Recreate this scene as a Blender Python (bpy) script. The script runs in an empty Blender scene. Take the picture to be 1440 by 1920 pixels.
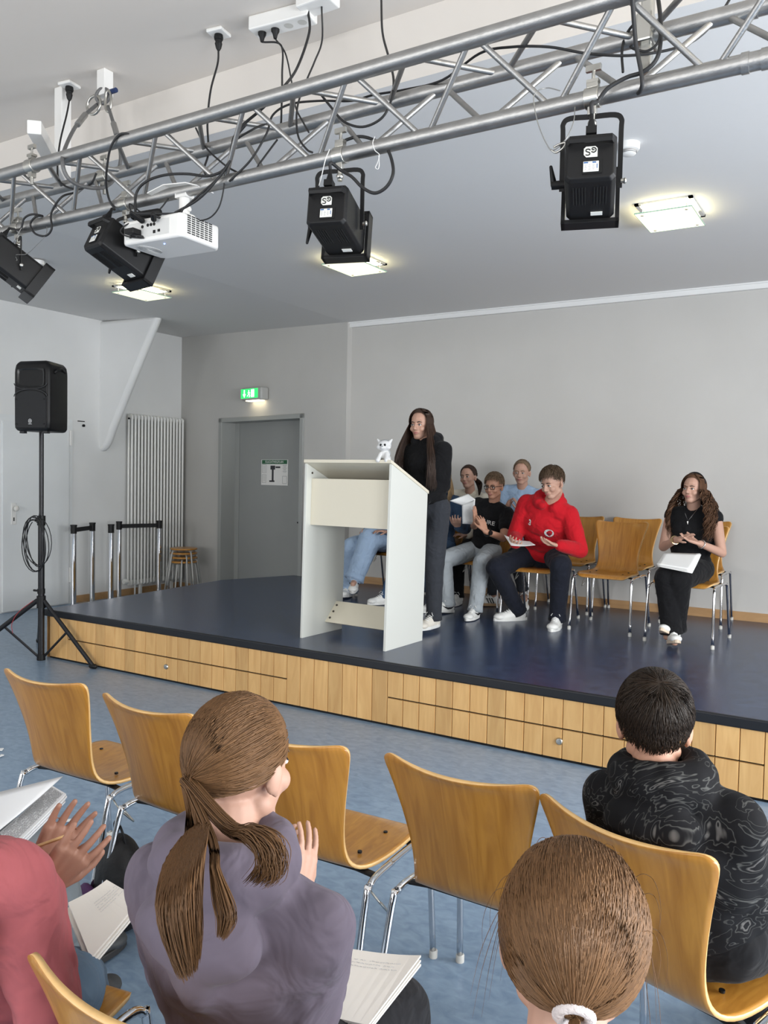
import bpy, bmesh, math, random
import numpy as np
from mathutils import Vector, Matrix, Euler, noise
V = Vector
R_ = math.radians
scene = bpy.context.scene
COL = scene.collection
random.seed(7)

# ------------------------------------------------------------------ camera
F_PX, YAW, PITCH, ROLL = 1532.0, -0.5452, -0.04194, 0.01897
CAM = V((0, 0, 1.58))
_cy, _sy = math.cos(YAW), math.sin(YAW)
_F = V((_sy * math.cos(PITCH), _cy * math.cos(PITCH), math.sin(PITCH)))
_rt = V((_cy, -_sy, 0)); _up = _rt.cross(_F)
_R = _rt * math.cos(ROLL) + _up * math.sin(ROLL)
_U = -_rt * math.sin(ROLL) + _up * math.cos(ROLL)
cd = bpy.data.cameras.new('camera'); cam = bpy.data.objects.new('camera', cd); COL.objects.link(cam)
cd.sensor_fit = 'VERTICAL'; cd.sensor_height = 36.0; cd.lens = 36.0 * F_PX / 1920.0
cd.clip_start = 0.02; cd.clip_end = 100
_m = Matrix((_R, _U, -_F)).transposed().to_4x4(); _m.translation = CAM
cam.matrix_world = _m
scene.camera = cam

def at(px, py, **k):
    """photo pixel + the real plane the thing stands on -> point in the room"""
    d = _R * ((px - 720) / F_PX) - _U * ((py - 960) / F_PX) + _F
    a, v = list(k.items())[0]
    i = 'xyz'.index(a)
    return CAM + d * ((v - CAM[i]) / d[i])

# ------------------------------------------------------------------ light and exposure
scene.view_settings.view_transform = 'Standard'
scene.view_settings.look = 'None'
scene.view_settings.exposure = 0.0
scene.view_settings.gamma = 1.0
scene.view_settings.use_curve_mapping = False
w = bpy.data.worlds.new('sky'); scene.world = w; w.use_nodes = True
w.node_tree.nodes['Background'].inputs[0].default_value = (0.62, 0.75, 1.0, 1)
w.node_tree.nodes['Background'].inputs[1].default_value = 1.2

def area(name, loc, rot, sx, sy, power, color):
    l = bpy.data.lights.new(name, 'AREA'); l.shape = 'RECTANGLE'; l.size = sx; l.size_y = sy
    l.energy = power; l.color = color
    o = bpy.data.objects.new(name, l); COL.objects.link(o)
    o.location = loc; o.rotation_euler = Euler(rot); return o
DAY = (0.96, 0.98, 1.0)
# daylight entering through the windows of the right wall (x=3.4) and of the rear wall (y=-3.6)
area('window_daylight', (3.33, 3.95, 1.62), (0, R_(90), 0), 1.5, 1.6, 185, DAY)
area('window_daylight', (3.33, 1.75, 1.62), (0, R_(90), 0), 1.5, 1.6, 185, DAY)
area('window_daylight', (3.33, -0.45, 1.62), (0, R_(90), 0), 1.5, 1.6, 140, DAY)
for _x in (-6.2, -3.6, -1.0):
    area('window_daylight', (_x, -3.53, 1.75), (R_(90), 0, 0), 1.9, 1.5, 78, (1.0, 0.98, 0.95))

# ------------------------------------------------------------------ materials
MATS = {}
def mat(name, col=(.5, .5, .5), rough=.5, metal=0.0, spec=.5, bump=0, bscale=40, var=0, vscale=6, coat=0, emit=None, es=0, sheen=0, island=0, detail=4, stretch=None):
    if name in MATS: return MATS[name]
    m = bpy.data.materials.new(name); m.use_nodes = True
    nt = m.node_tree; N = nt.nodes; L = nt.links; b = N['Principled BSDF']
    b.inputs['Base Color'].default_value = (*col, 1)
    b.inputs['Roughness'].default_value = rough; b.inputs['Metallic'].default_value = metal
    b.inputs['Specular IOR Level'].default_value = spec
    b.inputs['Coat Weight'].default_value = coat
    if sheen: b.inputs['Sheen Weight'].default_value = sheen
    if emit: b.inputs['Emission Color'].default_value = (*emit, 1); b.inputs['Emission Strength'].default_value = es
    if bump or var or island:
        tc = N.new('ShaderNodeTexCoord'); src = tc.outputs['Object']
        if stretch:
            mp = N.new('ShaderNodeMapping'); mp.inputs['Scale'].default_value = stretch
            L.new(src, mp.inputs[0]); src = mp.outputs[0]
    if bump:
        n = N.new('ShaderNodeTexNoise'); n.inputs['Scale'].default_value = bscale; n.inputs['Detail'].default_value = detail
        L.new(src, n.inputs['Vector'])
        bp = N.new('ShaderNodeBump'); bp.inputs['Strength'].default_value = bump; bp.inputs['Distance'].default_value = .01
        L.new(n.outputs[0], bp.inputs['Height']); L.new(bp.outputs[0], b.inputs['Normal'])
    if var or island:
        hs = N.new('ShaderNodeHueSaturation'); hs.inputs['Color'].default_value = (*col, 1)
        add = N.new('ShaderNodeMath'); add.operation = 'ADD'; add.inputs[0].default_value = 1; add.inputs[1].default_value = 0
        prev = add
        if var:
            n2 = N.new('ShaderNodeTexNoise'); n2.inputs['Scale'].default_value = vscale; n2.inputs['Detail'].default_value = 6
            L.new(src, n2.inputs['Vector'])
            mr = N.new('ShaderNodeMapRange'); mr.inputs[1].default_value = .3; mr.inputs[2].default_value = .7
            mr.inputs[3].default_value = -var; mr.inputs[4].default_value = var
            L.new(n2.outputs[0], mr.inputs[0]); L.new(mr.outputs[0], add.inputs[1])
        if island:
            g = N.new('ShaderNodeNewGeometry'); mr = N.new('ShaderNodeMapRange')
            mr.inputs[3].default_value = -island; mr.inputs[4].default_value = island
            L.new(g.outputs['Random Per Island'], mr.inputs[0])
            a2 = N.new('ShaderNodeMath'); a2.operation = 'ADD'
            L.new(prev.outputs[0], a2.inputs[0]); L.new(mr.outputs[0], a2.inputs[1]); prev = a2
        L.new(prev.outputs[0], hs.inputs['Value']); L.new(hs.outputs[0], b.inputs['Base Color'])
    MATS[name] = m; return m

def mixmat(name, c1, c2, scale, rough=.5, lo=.4, hi=.6, stretch=(1, 1, 1), detail=8, distort=0, bump=0, spec=.5, coat=0, kind='noise', metal=0):
    if name in MATS: return MATS[name]
    m = mat(name, c1, rough, metal, spec, coat=coat)
    nt = m.node_tree; N = nt.nodes; L = nt.links; b = N['Principled BSDF']
    tc = N.new('ShaderNodeTexCoord'); mp = N.new('ShaderNodeMapping'); mp.inputs['Scale'].default_value = stretch
    L.new(tc.outputs['Object'], mp.inputs[0])
    if kind == 'noise':
        n = N.new('ShaderNodeTexNoise'); n.inputs['Scale'].default_value = scale; n.inputs['Detail'].default_value = detail
        n.inputs['Distortion'].default_value = distort
    else:
        n = N.new('ShaderNodeTexWave'); n.inputs['Scale'].default_value = scale; n.inputs['Distortion'].default_value = distort
        n.inputs['Detail'].default_value = 3; n.inputs['Detail Scale'].default_value = 1.2
    L.new(mp.outputs[0], n.inputs['Vector'])
    cr = N.new('ShaderNodeValToRGB'); cr.color_ramp.elements[0].position = lo; cr.color_ramp.elements[1].position = hi
    cr.color_ramp.elements[0].color = (*c1, 1); cr.color_ramp.elements[1].color = (*c2, 1)
    L.new(n.outputs[0], cr.inputs[0]); L.new(cr.outputs[0], b.inputs['Base Color'])
    if bump:
        bp = N.new('ShaderNodeBump'); bp.inputs['Strength'].default_value = bump; bp.inputs['Distance'].default_value = .01
        L.new(n.outputs[0], bp.inputs['Height']); L.new(bp.outputs[0], b.inputs['Normal'])
    return m

WALL = mixmat('wall_paint', (.50, .49, .465), (.54, .53, .505), 1.3, .75, .3, .7, bump=.05)
WHITEW = mixmat('white_wall_paint', (.74, .745, .735), (.80, .805, .795), 1.1, .65, .3, .7, bump=.05)
CEIL = mat('ceiling_paint', (.68, .675, .665), .8, bump=.05, bscale=30)
CEILUP = mat('upper_ceiling_paint', (.70, .65, .595), .8, bump=.05, bscale=30)
FLOOR = mixmat('blue_linoleum', (.155, .235, .345), (.27, .37, .485), 16, .30, .25, .75, (1, 1.6, 1), detail=14, distort=.8)
DECK = mixmat('navy_linoleum', (.014, .025, .058), (.040, .066, .135), 14, .27, .25, .75, detail=14, distort=.8)
BLACK = mat('black_plastic', (.006, .006, .0065), .5, spec=.3)
BLACKM = mat('black_metal', (.007, .007, .0075), .42, spec=.3)
RUBBER = mat('black_rubber', (.015, .015, .016), .6)
ALU = mat('brushed_aluminium', (.40, .395, .385), .44, 1.0, bump=.10, bscale=160, var=.08, vscale=25)
CHROME = mat('chrome', (.72, .72, .73), .09, 1.0)
STEEL = mat('steel', (.55, .54, .50), .3, 1.0)
WHITEP = mat('white_plastic', (.80, .79, .76), .4)
CREAM = mat('cream_laminate', (.72, .67, .54), .38)
CREAMSIDE = mat('pale_laminate', (.66, .67, .62), .35)
PAPER = mat('paper', (.82, .82, .80), .7)

# beech: planks (random tone per plank) and moulded plywood with grain
def wood(name, c1, c2, stretch, rough=.4, island=.0, coat=.0):
    m = mixmat(name, c1, c2, 3.0, rough, .25, .75, stretch, 8, 1.2, coat=coat)
    nt = m.node_tree; N = nt.nodes; L = nt.links; b = N['Principled BSDF']
    cr = [n for n in N if n.type == 'VALTORGB'][0]
    if island:
        hs = N.new('ShaderNodeHueSaturation'); g = N.new('ShaderNodeNewGeometry'); mr = N.new('ShaderNodeMapRange')
        mr.inputs[3].default_value = 1 - island; mr.inputs[4].default_value = 1 + island
        L.new(g.outputs['Random Per Island'], mr.inputs[0]); L.new(mr.outputs[0], hs.inputs['Value'])
        L.new(cr.outputs[0], hs.inputs['Color']); L.new(hs.outputs[0], b.inputs['Base Color'])
    return m
PLANK = wood('beech_planks', (.56, .315, .115), (.70, .44, .18), (7, 7, .9), .38, .13)
SKIRT = wood('beech_skirting', (.40, .23, .10), (.50, .30, .14), (.9, 7, 7), .45)
PLY = wood('beech_plywood', (.35, .145, .022), (.54, .258, .045), (14, 3, .9), .30, coat=.15)
PLYEDGE = mat('plywood_edge', (.72, .46, .19), .4, var=.1, vscale=30)

# ------------------------------------------------------------------ mesh helpers
def link(o): COL.objects.link(o); return o
def thing(name, label, cat, loc=(0, 0, 0), rz=0.0, group=None):
    o = bpy.data.objects.new(name, None); link(o); o.empty_display_size = .05
    o.location = loc; o.rotation_euler = (0, 0, rz); o['label'] = label; o['category'] = cat
    if group: o['group'] = group
    return o
def tag(o, label, cat, group=None):
    o['label'] = label; o['category'] = cat
    if group: o['group'] = group
    return o
def rmat(o):
    return Matrix.LocRotScale(o.location, o.rotation_euler, None)
def catmull(pts, n=6):
    P = [V(p) for p in pts]
    if len(P) < 3: return P
    P = [P[0] * 2 - P[1]] + P + [P[-1] * 2 - P[-2]]
    out = []
    for i in range(1, len(P) - 2):
        a, b, c, d = P[i - 1:i + 3]
        for k in range(n):
            t = k / n
            out.append(.5 * ((2 * b) + (c - a) * t + (2 * a - 5 * b + 4 * c - d) * t * t + (3 * b - a - 3 * c + d) * t ** 3))
    out.append(P[-2]); return out

class MB:
    def __init__(s): s.v = []; s.f = []; s.X = Matrix.Identity(4)
    def at(s, m): s.X = m; return s
    def add(s, vs, fs):
        n = len(s.v); s.v += [s.X @ V(p) for p in vs]; s.f += [tuple(i + n for i in f) for f in fs]; return s
    def box(s, c, d, rot=None):
        q = rot.to_matrix() if isinstance(rot, Euler) else rot
        vs = []
        for z in (-1, 1):
            for y in (-1, 1):
                for x in (-1, 1):
                    p = V((x * d[0] / 2, y * d[1] / 2, z * d[2] / 2))
                    if q is not None: p = q @ p
                    vs.append(V(c) + p)
        return s.add(vs, [(0, 2, 3, 1), (4, 5, 7, 6), (0, 1, 5, 4), (2, 6, 7, 3), (0, 4, 6, 2), (1, 3, 7, 5)])
    def bx(s, a, b):
        return s.box([(a[i] + b[i]) / 2 for i in range(3)], [abs(b[i] - a[i]) for i in range(3)])
    def tube(s, pts, r, seg=8, closed=False, flat=None):
        P = [V(p) for p in pts]; n = len(P)
        rs = r if isinstance(r, (list, tuple)) else [r] * n
        vs = []; fs = []; up = None
        for i in range(n):
            a = P[(i - 1) % n] if (closed or i) else P[0]; b = P[(i + 1) % n] if (closed or i < n - 1) else P[-1]
            t = (b - a)
            t = t.normalized() if t.length > 1e-9 else V((0, 0, 1))
            if up is None: up = V((0, 0, 1)) if abs(t.z) < .9 else V((0, 1, 0))
            u = up - t * up.dot(t)
            if u.length < 1e-6: u = t.orthogonal()
            u.normalize(); w_ = t.cross(u); up = u
            for k in range(seg):
                an = 2 * math.pi * (k + .5) / seg
                ru = rs[i] * (flat[0] if flat else 1); rw = rs[i] * (flat[1] if flat else 1)
                vs.append(P[i] + u * math.cos(an) * ru + w_ * math.sin(an) * rw)
        m_ = n if closed else n - 1
        for i in range(m_):
            for k in range(seg):
                j = (i + 1) % n; k2 = (k + 1) % seg
                fs.append((i * seg + k, i * seg + k2, j * seg + k2, j * seg + k))
        if not closed:
            fs.append(tuple(range(seg))[::-1]); fs.append(tuple((n - 1) * seg + k for k in range(seg)))
        return s.add(vs, fs)
    def cyl(s, a, b, r, seg=16): return s.tube([a, b], r, seg)
    def lathe(s, prof, c=(0, 0, 0), seg=24, q=None):
        vs = []; fs = []; n = len(prof)
        for r, z in prof:
            for k in range(seg):
                an = 2 * math.pi * k / seg; p = V((r * math.cos(an), r * math.sin(an), z))
                if q is not None: p = q @ p
                vs.append(V(c) + p)
        for i in range(n - 1):
            for k in range(seg):
                k2 = (k + 1) % seg; fs.append((i * seg + k, i * seg + k2, (i + 1) * seg + k2, (i + 1) * seg + k))
        fs.append(tuple(range(seg))[::-1]); fs.append(tuple((n - 1) * seg + k for k in range(seg)))
        return s.add(vs, fs)
    def ell(s, c, r, q=None, seg=16, rings=10):
        vs = [V((0, 0, 1))]; fs = []
        for i in range(1, rings):
            th = math.pi * i / rings
            for k in range(seg):
                ph = 2 * math.pi * k / seg; vs.append(V((math.sin(th) * math.cos(ph), math.sin(th) * math.sin(ph), math.cos(th))))
        vs.append(V((0, 0, -1))); L_ = len(vs) - 1
        for k in range(seg):
            k2 = (k + 1) % seg; fs.append((0, 1 + k, 1 + k2)); fs.append((L_, L_ - seg + k2, L_ - seg + k))
            for i in range(rings - 2):
                a = 1 + i * seg; fs.append((a + k, a + seg + k, a + seg + k2, a + k2))
        rr = r if hasattr(r, '__len__') else (r, r, r)
        out = []
        for p in vs:
            p = V((p.x * rr[0], p.y * rr[1], p.z * rr[2]))
            if q is not None: p = q @ p
            out.append(V(c) + p)
        return s.add(out, fs)
    def cap(s, a, b, ra, rb, seg=14):
        a = V(a); b = V(b); d = b - a; L_ = max(d.length, 1e-5); t = d / L_
        pts = []; rs = []
        for k in range(5):
            an = math.pi / 2 * (1 - k / 4.0); pts.append(a - t * ra * math.sin(an)); rs.append(max(ra * math.cos(an), ra * .12))
        for k in range(5):
            an = math.pi / 2 * (k / 4.0); pts.append(b + t * rb * math.sin(an)); rs.append(max(rb * math.cos(an), rb * .12))
        return s.tube(pts, rs, seg)
    def prism(s, poly, h0, h1, q=None, c=(0, 0, 0)):
        n = len(poly); vs = [V((x, y, h0)) for x, y in poly] + [V((x, y, h1)) for x, y in poly]
        if q is not None: vs = [q @ p for p in vs]
        vs = [V(c) + p for p in vs]
        fs = [tuple(range(n))[::-1], tuple(range(n, 2 * n))] + [(i, (i + 1) % n, n + (i + 1) % n, n + i) for i in range(n)]
        return s.add(vs, fs)
    def build(s, name, m, parent=None, smooth=False, world=False, bevel=0, bseg=2, kind=None):
        me = bpy.data.meshes.new(name); vs = s.v
        if world and parent is not None:
            inv = rmat(parent).inverted()
            if parent.parent is not None: inv = (rmat(parent.parent) @ rmat(parent)).inverted()
            vs = [inv @ p for p in vs]
        me.from_pydata([tuple(p) for p in vs], [], s.f); me.update()
        me.materials.append(m)
        o = bpy.data.objects.new(name, me); link(o)
        if parent is not None: o.parent = parent
        if smooth:
            me.polygons.foreach_set('use_smooth', [True] * len(me.polygons))
            if smooth == 'auto':
                me.set_sharp_from_angle(angle=R_(40))
        if bevel:
            b = o.modifiers.new('bevel', 'BEVEL'); b.width = bevel; b.segments = bseg; b.limit_method = 'ANGLE'; b.angle_limit = R_(35)
            b.harden_normals = False
        if kind: o['kind'] = kind
        return o

def text_mesh(name, txt, size, m, parent, M4, ext=.0008, align='CENTER', bold=0):
    c = bpy.data.curves.new(name, 'FONT'); c.body = txt; c.size = size; c.align_x = align; c.align_y = 'CENTER'; c.extrude = ext
    c.offset = bold
    t = bpy.data.objects.new(name, c); COL.objects.link(t)
    dg = bpy.context.evaluated_depsgraph_get(); me = bpy.data.meshes.new_from_object(t.evaluated_get(dg))
    bpy.data.objects.remove(t); bpy.data.curves.remove(c)
    me.name = name; me.materials.clear(); me.materials.append(m)
    o = bpy.data.objects.new(name, me); link(o)
    me.transform(M4)
    if parent is not None: o.parent = parent
    return o

def copy_tree(o, parent=None):
    c = o.copy(); COL.objects.link(c); c.parent = parent
    for ch in list(o.children): copy_tree(ch, c)
    return c
def struct(mb, name, m, **k): return mb.build(name, m, None, kind='structure', **k)

# ------------------------------------------------------------------ room
ZD, ZC, ZU = 0.41, 3.285, 3.575
struct(MB().box((-2.4, 2.5, -.05), (12.6, 12.8, .1)), 'floor', FLOOR)
# left wall with its door opening (door leaf flush)
LW = -8.27
struct(MB().bx((LW - .2, -3.6, 0), (LW, 8.35, 3.6)), 'wall_left', WHITEW)
# rear wall with three windows, right wall with three windows
mb = MB()
xs = [(-8.27, -7.25), (-5.15, -4.65), (-2.55, -2.05), (.05, 3.4)]
for a, b in xs: mb.bx((a, -3.75, 0), (b, -3.6, 3.6))
mb.bx((-8.27, -3.75, 0), (3.4, -3.6, .95)); mb.bx((-8.27, -3.75, 2.55), (3.4, -3.6, 3.6))
struct(mb, 'wall_rear', WALL)
mb = MB()
for a, b in ((-3.6, -1.25), (.35, .95), (2.55, 3.15), (4.75, 7.8)): mb.bx((3.4, a, 0), (3.55, b, 3.6))
mb.bx((3.4, -3.6, 0), (3.55, 7.8, .85)); mb.bx((3.4, -3.6, 2.4), (3.55, 7.8, 3.6))
struct(mb, 'wall_right', WALL)
WF = mat('window_frame_white', (.75, .75, .74), .4)
k = 0
for y0 in (-1.25, .95, 3.15):
    k += 1; mb = MB()
    for yy in (y0 + .03, y0 + .8, y0 + 1.57): mb.bx((3.45, yy - .03, .85), (3.5, yy + .03, 2.4))
    for zz in (.88, 2.37): mb.bx((3.45, y0, zz - .03), (3.5, y0 + 1.6, zz + .03))
    struct(mb, 'window_%d' % k, WF)
for x0 in (-7.25, -4.65, -2.05):
    k += 1; mb = MB()
    for xx in (x0 + .03, x0 + 1.05, x0 + 2.07): mb.bx((xx - .03, -3.7, .95), (xx + .03, -3.65, 2.55))
    for zz in (.98, 2.52): mb.bx((x0, -3.7, zz - .03), (x0 + 2.1, -3.65, zz + .03))
    struct(mb, 'window_%d' % k, WF)
# back wall: straight part on the right, slightly angled part with the door on the left
struct(MB().bx((-5.08, 7.6, 0), (3.5, 7.8, 3.4)), 'wall_back', WALL)
P0, P1 = V((LW, 8.2, 0)), V((-5.08, 7.53, 0)); U_ = (P1 - P0).normalized(); WL = (P1 - P0).length
ANG = math.atan2(U_.y, U_.x)
QW = Matrix.Translation(P0) @ Matrix.Rotation(ANG, 4, 'Z')      # local: x along wall, -y towards the room
mb = MB().at(QW)
mb.bx((-.15, 0, 0), (.93, .5, 3.55)); mb.bx((2.53, 0, 0), (WL, .5, 3.55)); mb.bx((.93, 0, 2.285), (2.53, .5, 3.55))
struct(mb, 'wall_back_angled', WALL)
# ceilings: lower grey-blue one behind the step, upper beige one in front
mb = MB()
vs = [(-5.08, 3.1, ZC), (3.5, 3.1, ZC), (3.5, 7.8, ZC), (-5.08, 7.8, ZC), (LW - .1, 3.1, 3.43), (LW - .1, 8.4, 3.455), (-5.08, 8.4, ZC)]
up = [(x, y, 3.7) for x, y, z in vs]
mb.add(vs + up, [(0, 3, 2, 1), (4, 5, 6, 3, 0), (7, 8, 9, 10), (11, 7, 10, 13, 12)])
struct(mb, 'ceiling', CEIL)
struct(MB().bx((LW - .1, -3.7, ZU), (3.5, 3.1, ZU + .1)), 'ceiling_upper', CEILUP)
mb = MB()
mb.add([(-5.08, 3.1, ZC), (3.5, 3.1, ZC), (3.5, 3.1, ZU + .05), (-5.08, 3.1, ZU + .05), (LW - .1, 3.1, 3.43), (LW - .1, 3.1, ZU + .05)], [(0, 1, 2, 3), (4, 0, 3, 5)])
struct(mb, 'trim_1', mat('step_paint', (.72, .68, .63), .8))
# ceiling profile above the back wall, baseboards
mb = MB(); mb.bx((-5.08, 7.56, ZC - .055), (3.4, 7.6, ZC - .012)); mb.bx((-5.08, 7.545, ZC - .012), (3.4, 7.6, ZC))
struct(mb, 'trim_2', WHITEW)
struct(MB().bx((-5.08, 7.585, ZD), (3.4, 7.602, ZD + .075)), 'baseboard_back', SKIRT)
mb = MB().at(QW); mb.bx((0, -.018, 0), (.93, .002, .085)); struct(mb, 'baseboard_angled', SKIRT)
struct(MB().bx((LW, 6.45, 0), (LW + .018, 8.2, .085)), 'baseboard_left', SKIRT)
# slanted concrete fin on the left wall
mb = MB(); fy0, fy1 = 6.82, 6.93
prof = [(LW - .05, 3.44), (LW + 1.0, 3.415)]
prof += [(LW + .62, 2.78), (LW + .22, 2.10), (LW + .18, 2.01), (LW + .135, 1.93), (LW + .085, 1.875), (LW + .03, 1.845), (LW - .05, 1.835)]
q = Matrix(((1, 0, 0), (0, 0, 1), (0, 1, 0)))
mb.prism(prof, fy0, fy1, q)
struct(mb, 'wall_fin', WHITEW, bevel=.05, bseg=4, smooth='auto')

# doors
GREYM = mat('grey_frame_paint', (.34, .35, .335), .4); GREYD = mat('grey_door_paint', (.295, .305, .295), .42, var=.05, vscale=1)
mb = MB().at(QW)
mb.bx((.90, -.02, 0), (.965, .22, 2.31)); mb.bx((2.50, -.02, 0), (2.56, .22, 2.31)); mb.bx((.90, -.02, 2.255), (2.56, .22, 2.31))
d1 = struct(mb, 'door_1', GREYM, bevel=.004)
mb = MB().at(QW); mb.bx((.95, .2, 0), (1.06, .26, 2.27)); mb.build('door_jamb', GREYM, d1)
mb = MB().at(QW); mb.bx((1.065, .20, .01), (2.50, .25, 2.26)); mb.build('door_leaf', GREYD, d1, bevel=.003)
mb = MB().at(QW)
mb.cyl((2.42, .2, 1.02), (2.42, .14, 1.02), .01); mb.cyl((2.42, .145, 1.02), (2.30, .145, 1.02), .01); mb.box((2.42, .197, 1.0), (.035, .006, .16))
mb.build('door_handle', BLACKM, d1, smooth='auto')
# escape plan on the grey door
plan = thing('escape_plan', 'white framed escape route plan with green header on the grey door', 'sign', QW @ V((1.79, .196, 1.62)), ANG)
MB().box((0, 0, 0), (.52, .006, .32)).build('board', WHITEP, plan)
GRN = mat('sign_green', (.02, .12, .05), .5); INK = mat('dark_ink', (.03, .03, .035), .6); GREYI = mat('grey_ink', (.35, .36, .36), .6)
MB().box((0, -.0035, .13), (.49, .003, .05)).build('header', GRN, plan)
RX = Matrix.Rotation(R_(90), 4, 'X')
text_mesh('lettering', 'FLUCHTWEGPLAN', .042, WHITEP, plan, Matrix.Translation((0, -.0055, .13)) @ RX)
mb = MB()
for bx_ in ((-.03, .06, .09, .05), (-.03, -.04, .035, .15), (.07, .065, .09, .02), (-.045, -.11, .10, .02)): mb.box((bx_[0], -.0035, bx_[1]), (bx_[2], .002, bx_[3]))
mb.build('floor_plan', INK, plan)
mb = MB()
for cx, cz, w_, h_ in ((-.2, .045, .08, .1), (-.2, -.08, .08, .1), (.2, -.09, .08, .09)):
    mb.box((cx, -.0035, cz + h_ / 2), (w_, .002, .004)); mb.box((cx, -.0035, cz - h_ / 2), (w_, .002, .004))
    mb.box((cx - w_ / 2, -.0035, cz), (.004, .002, h_)); mb.box((cx + w_ / 2, -.0035, cz), (.004, .002, h_))
for r in range(8): mb.box((.2, -.0035, .09 - r * .012), (.08 - .02 * (r % 3), .002, .004))
for r in range(5): mb.box((-.2, -.0035, .075 - r * .015), (.06, .002, .003)); mb.box((-.2, -.0035, -.045 - r * .015), (.055, .002, .003))
mb.build('legend', GREYI, plan)
# white door on the left wall
WD = mat('white_door_paint', (.76, .78, .78), .45, var=.03, vscale=2)
d2 = struct(MB().bx((LW - .01, 5.42, 0), (LW + .012, 6.42, 2.20)), 'door_2', WD)
MB().bx((LW + .004, 5.50, .01), (LW + .03, 6.36, 2.13)).build('door_leaf', WD, d2, bevel=.003)
for zz in (.35, 1.98): MB().bx((LW + .02, 6.365, zz - .09), (LW + .05, 6.39, zz + .09)).build('hinge', WHITEP, d2, bevel=.003)
mb = MB(); mb.bx((LW + .03, 5.60, .98), (LW + .038, 5.66, 1.22)); mb.build('escutcheon', WHITEP, d2, bevel=.004)
mb = MB(); mb.lathe([(.012, 0), (.012, .03), (.03, .04), (.032, .055), (.02, .07)], (LW + .035, 5.63, 1.16), 20, Matrix.Rotation(R_(90), 3, 'Y'))
mb.build('door_knob', mat('off_white_knob', (.72, .71, .66), .3), d2, smooth=True)
MB().bx((LW + .036, 5.624, 1.02), (LW + .041, 5.636, 1.06)).build('keyhole', BLACK, d2)
mb = MB(); mb.cyl((LW, 6.58, 2.14), (LW + .02, 6.58, 2.14), .016); mb.bx((LW, 6.50, 2.185), (LW + .006, 6.60, 2.195))
tag(mb.build('wall_anchor', BLACK), 'small black screw hole mark beside the white door', 'fixing')

# exit sign above grey door
sg = thing('exit_sign', 'glowing green emergency exit lamp on the wall above the grey door', 'sign', QW @ V((1.68, -.004, 2.575)), ANG)
GH = mat('sign_housing_grey', (.42, .42, .40), .45)
mb = MB(); mb.box((.03, -.06, 0), (.40, .12, .155)); mb.build('housing', GH, sg, bevel=.02, bseg=3, smooth='auto')
MB().box((.0, -.1215, .005), (.33, .006, .115)).build('green_panel', mat('sign_glow', (.02, .5, .08), .4, emit=(.03, .85, .16), es=1.25), sg, bevel=.002)
WG = mat('sign_pictogram', (.9, .95, .9), .4, emit=(.8, 1, .85), es=1.5)
mb = MB(); mb.bx((-.105, -.127, -.005), (-.085, -.1245, .05)); mb.add([(-.125, -.127, 0), (-.065, -.127, 0), (-.095, -.127, -.045), (-.125, -.1245, 0), (-.065, -.1245, 0), (-.095, -.1245, -.045)], [(0, 1, 2), (3, 5, 4), (0, 3, 4, 1), (1, 4, 5, 2), (2, 5, 3, 0)])
mb.build('arrow', WG, sg)
MB().bx((.04, -.127, -.042), (.10, -.1245, .052)).build('door_pictogram', WG, sg)
mb = MB(); mb.ell((-.005, -.126, .038), (.009, .003, .009)); mb.tube([(-.005, -.126, .03), (.0, -.126, .0), (.018, -.126, -.02), (.005, -.126, -.04)], .006, 6); mb.tube([(.0, -.126, .0), (-.02, -.126, -.015), (-.035, -.126, -.03)], .005, 6); mb.tube([(-.003, -.126, .022), (-.025, -.126, .01)], .004, 6); mb.tube([(-.003, -.126, .022), (.022, -.126, .008)], .004, 6)
mb.build('running_figure', WG, sg)
MB().box((.04, -.06, -.08), (.26, .09, .012)).build('lamp_strip', mat('lamp_warm', (1, .95, .8), .4, emit=(1, .85, .55), es=6), sg)

# radiator
RAD = mat('radiator_white', (.80, .80, .77), .35)
rd = thing('radiator', 'tall white column radiator on the wall left of the grey door', 'radiator', (LW + .1, 7.66, 0))
for i in range(17):
    y_ = -.44 + i * .055
    mb = MB()
    for dx in (-.028, .032): mb.cyl((dx, y_, .17), (dx, y_, 2.30), .0145, 10)
    mb.ell((0, y_, 2.30), (.05, .0155, .035), seg=12, rings=8); mb.ell((0, y_, .17), (.05, .0155, .035), seg=12, rings=8)
    mb.build('radiator_column', RAD, rd, smooth='auto')
mb = MB(); mb.lathe([(.02, 0), (.035, .01), (.035, .05), (.03, .06)], (.03, -.50, .20), 16, Matrix.Rotation(R_(90), 3, 'X')); mb.build('thermostat_knob', RAD, rd, smooth='auto')
mb = MB(); mb.cyl((0, -.47, 2.27), (0, -.455, 2.27), .012); mb.build('bleed_screw', BLACK, rd)
mb = MB(); mb.cyl((0, -.35, .15), (0, -.35, 0), .011); mb.cyl((0, -.27, .15), (0, -.27, 0), .011); mb.build('supply_pipe', RAD, rd)
for y_ in (-.25, .30): MB().bx((-.03, y_ - .02, 0), (.0, y_ + .02, .16)).build('foot', RAD, rd)

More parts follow.
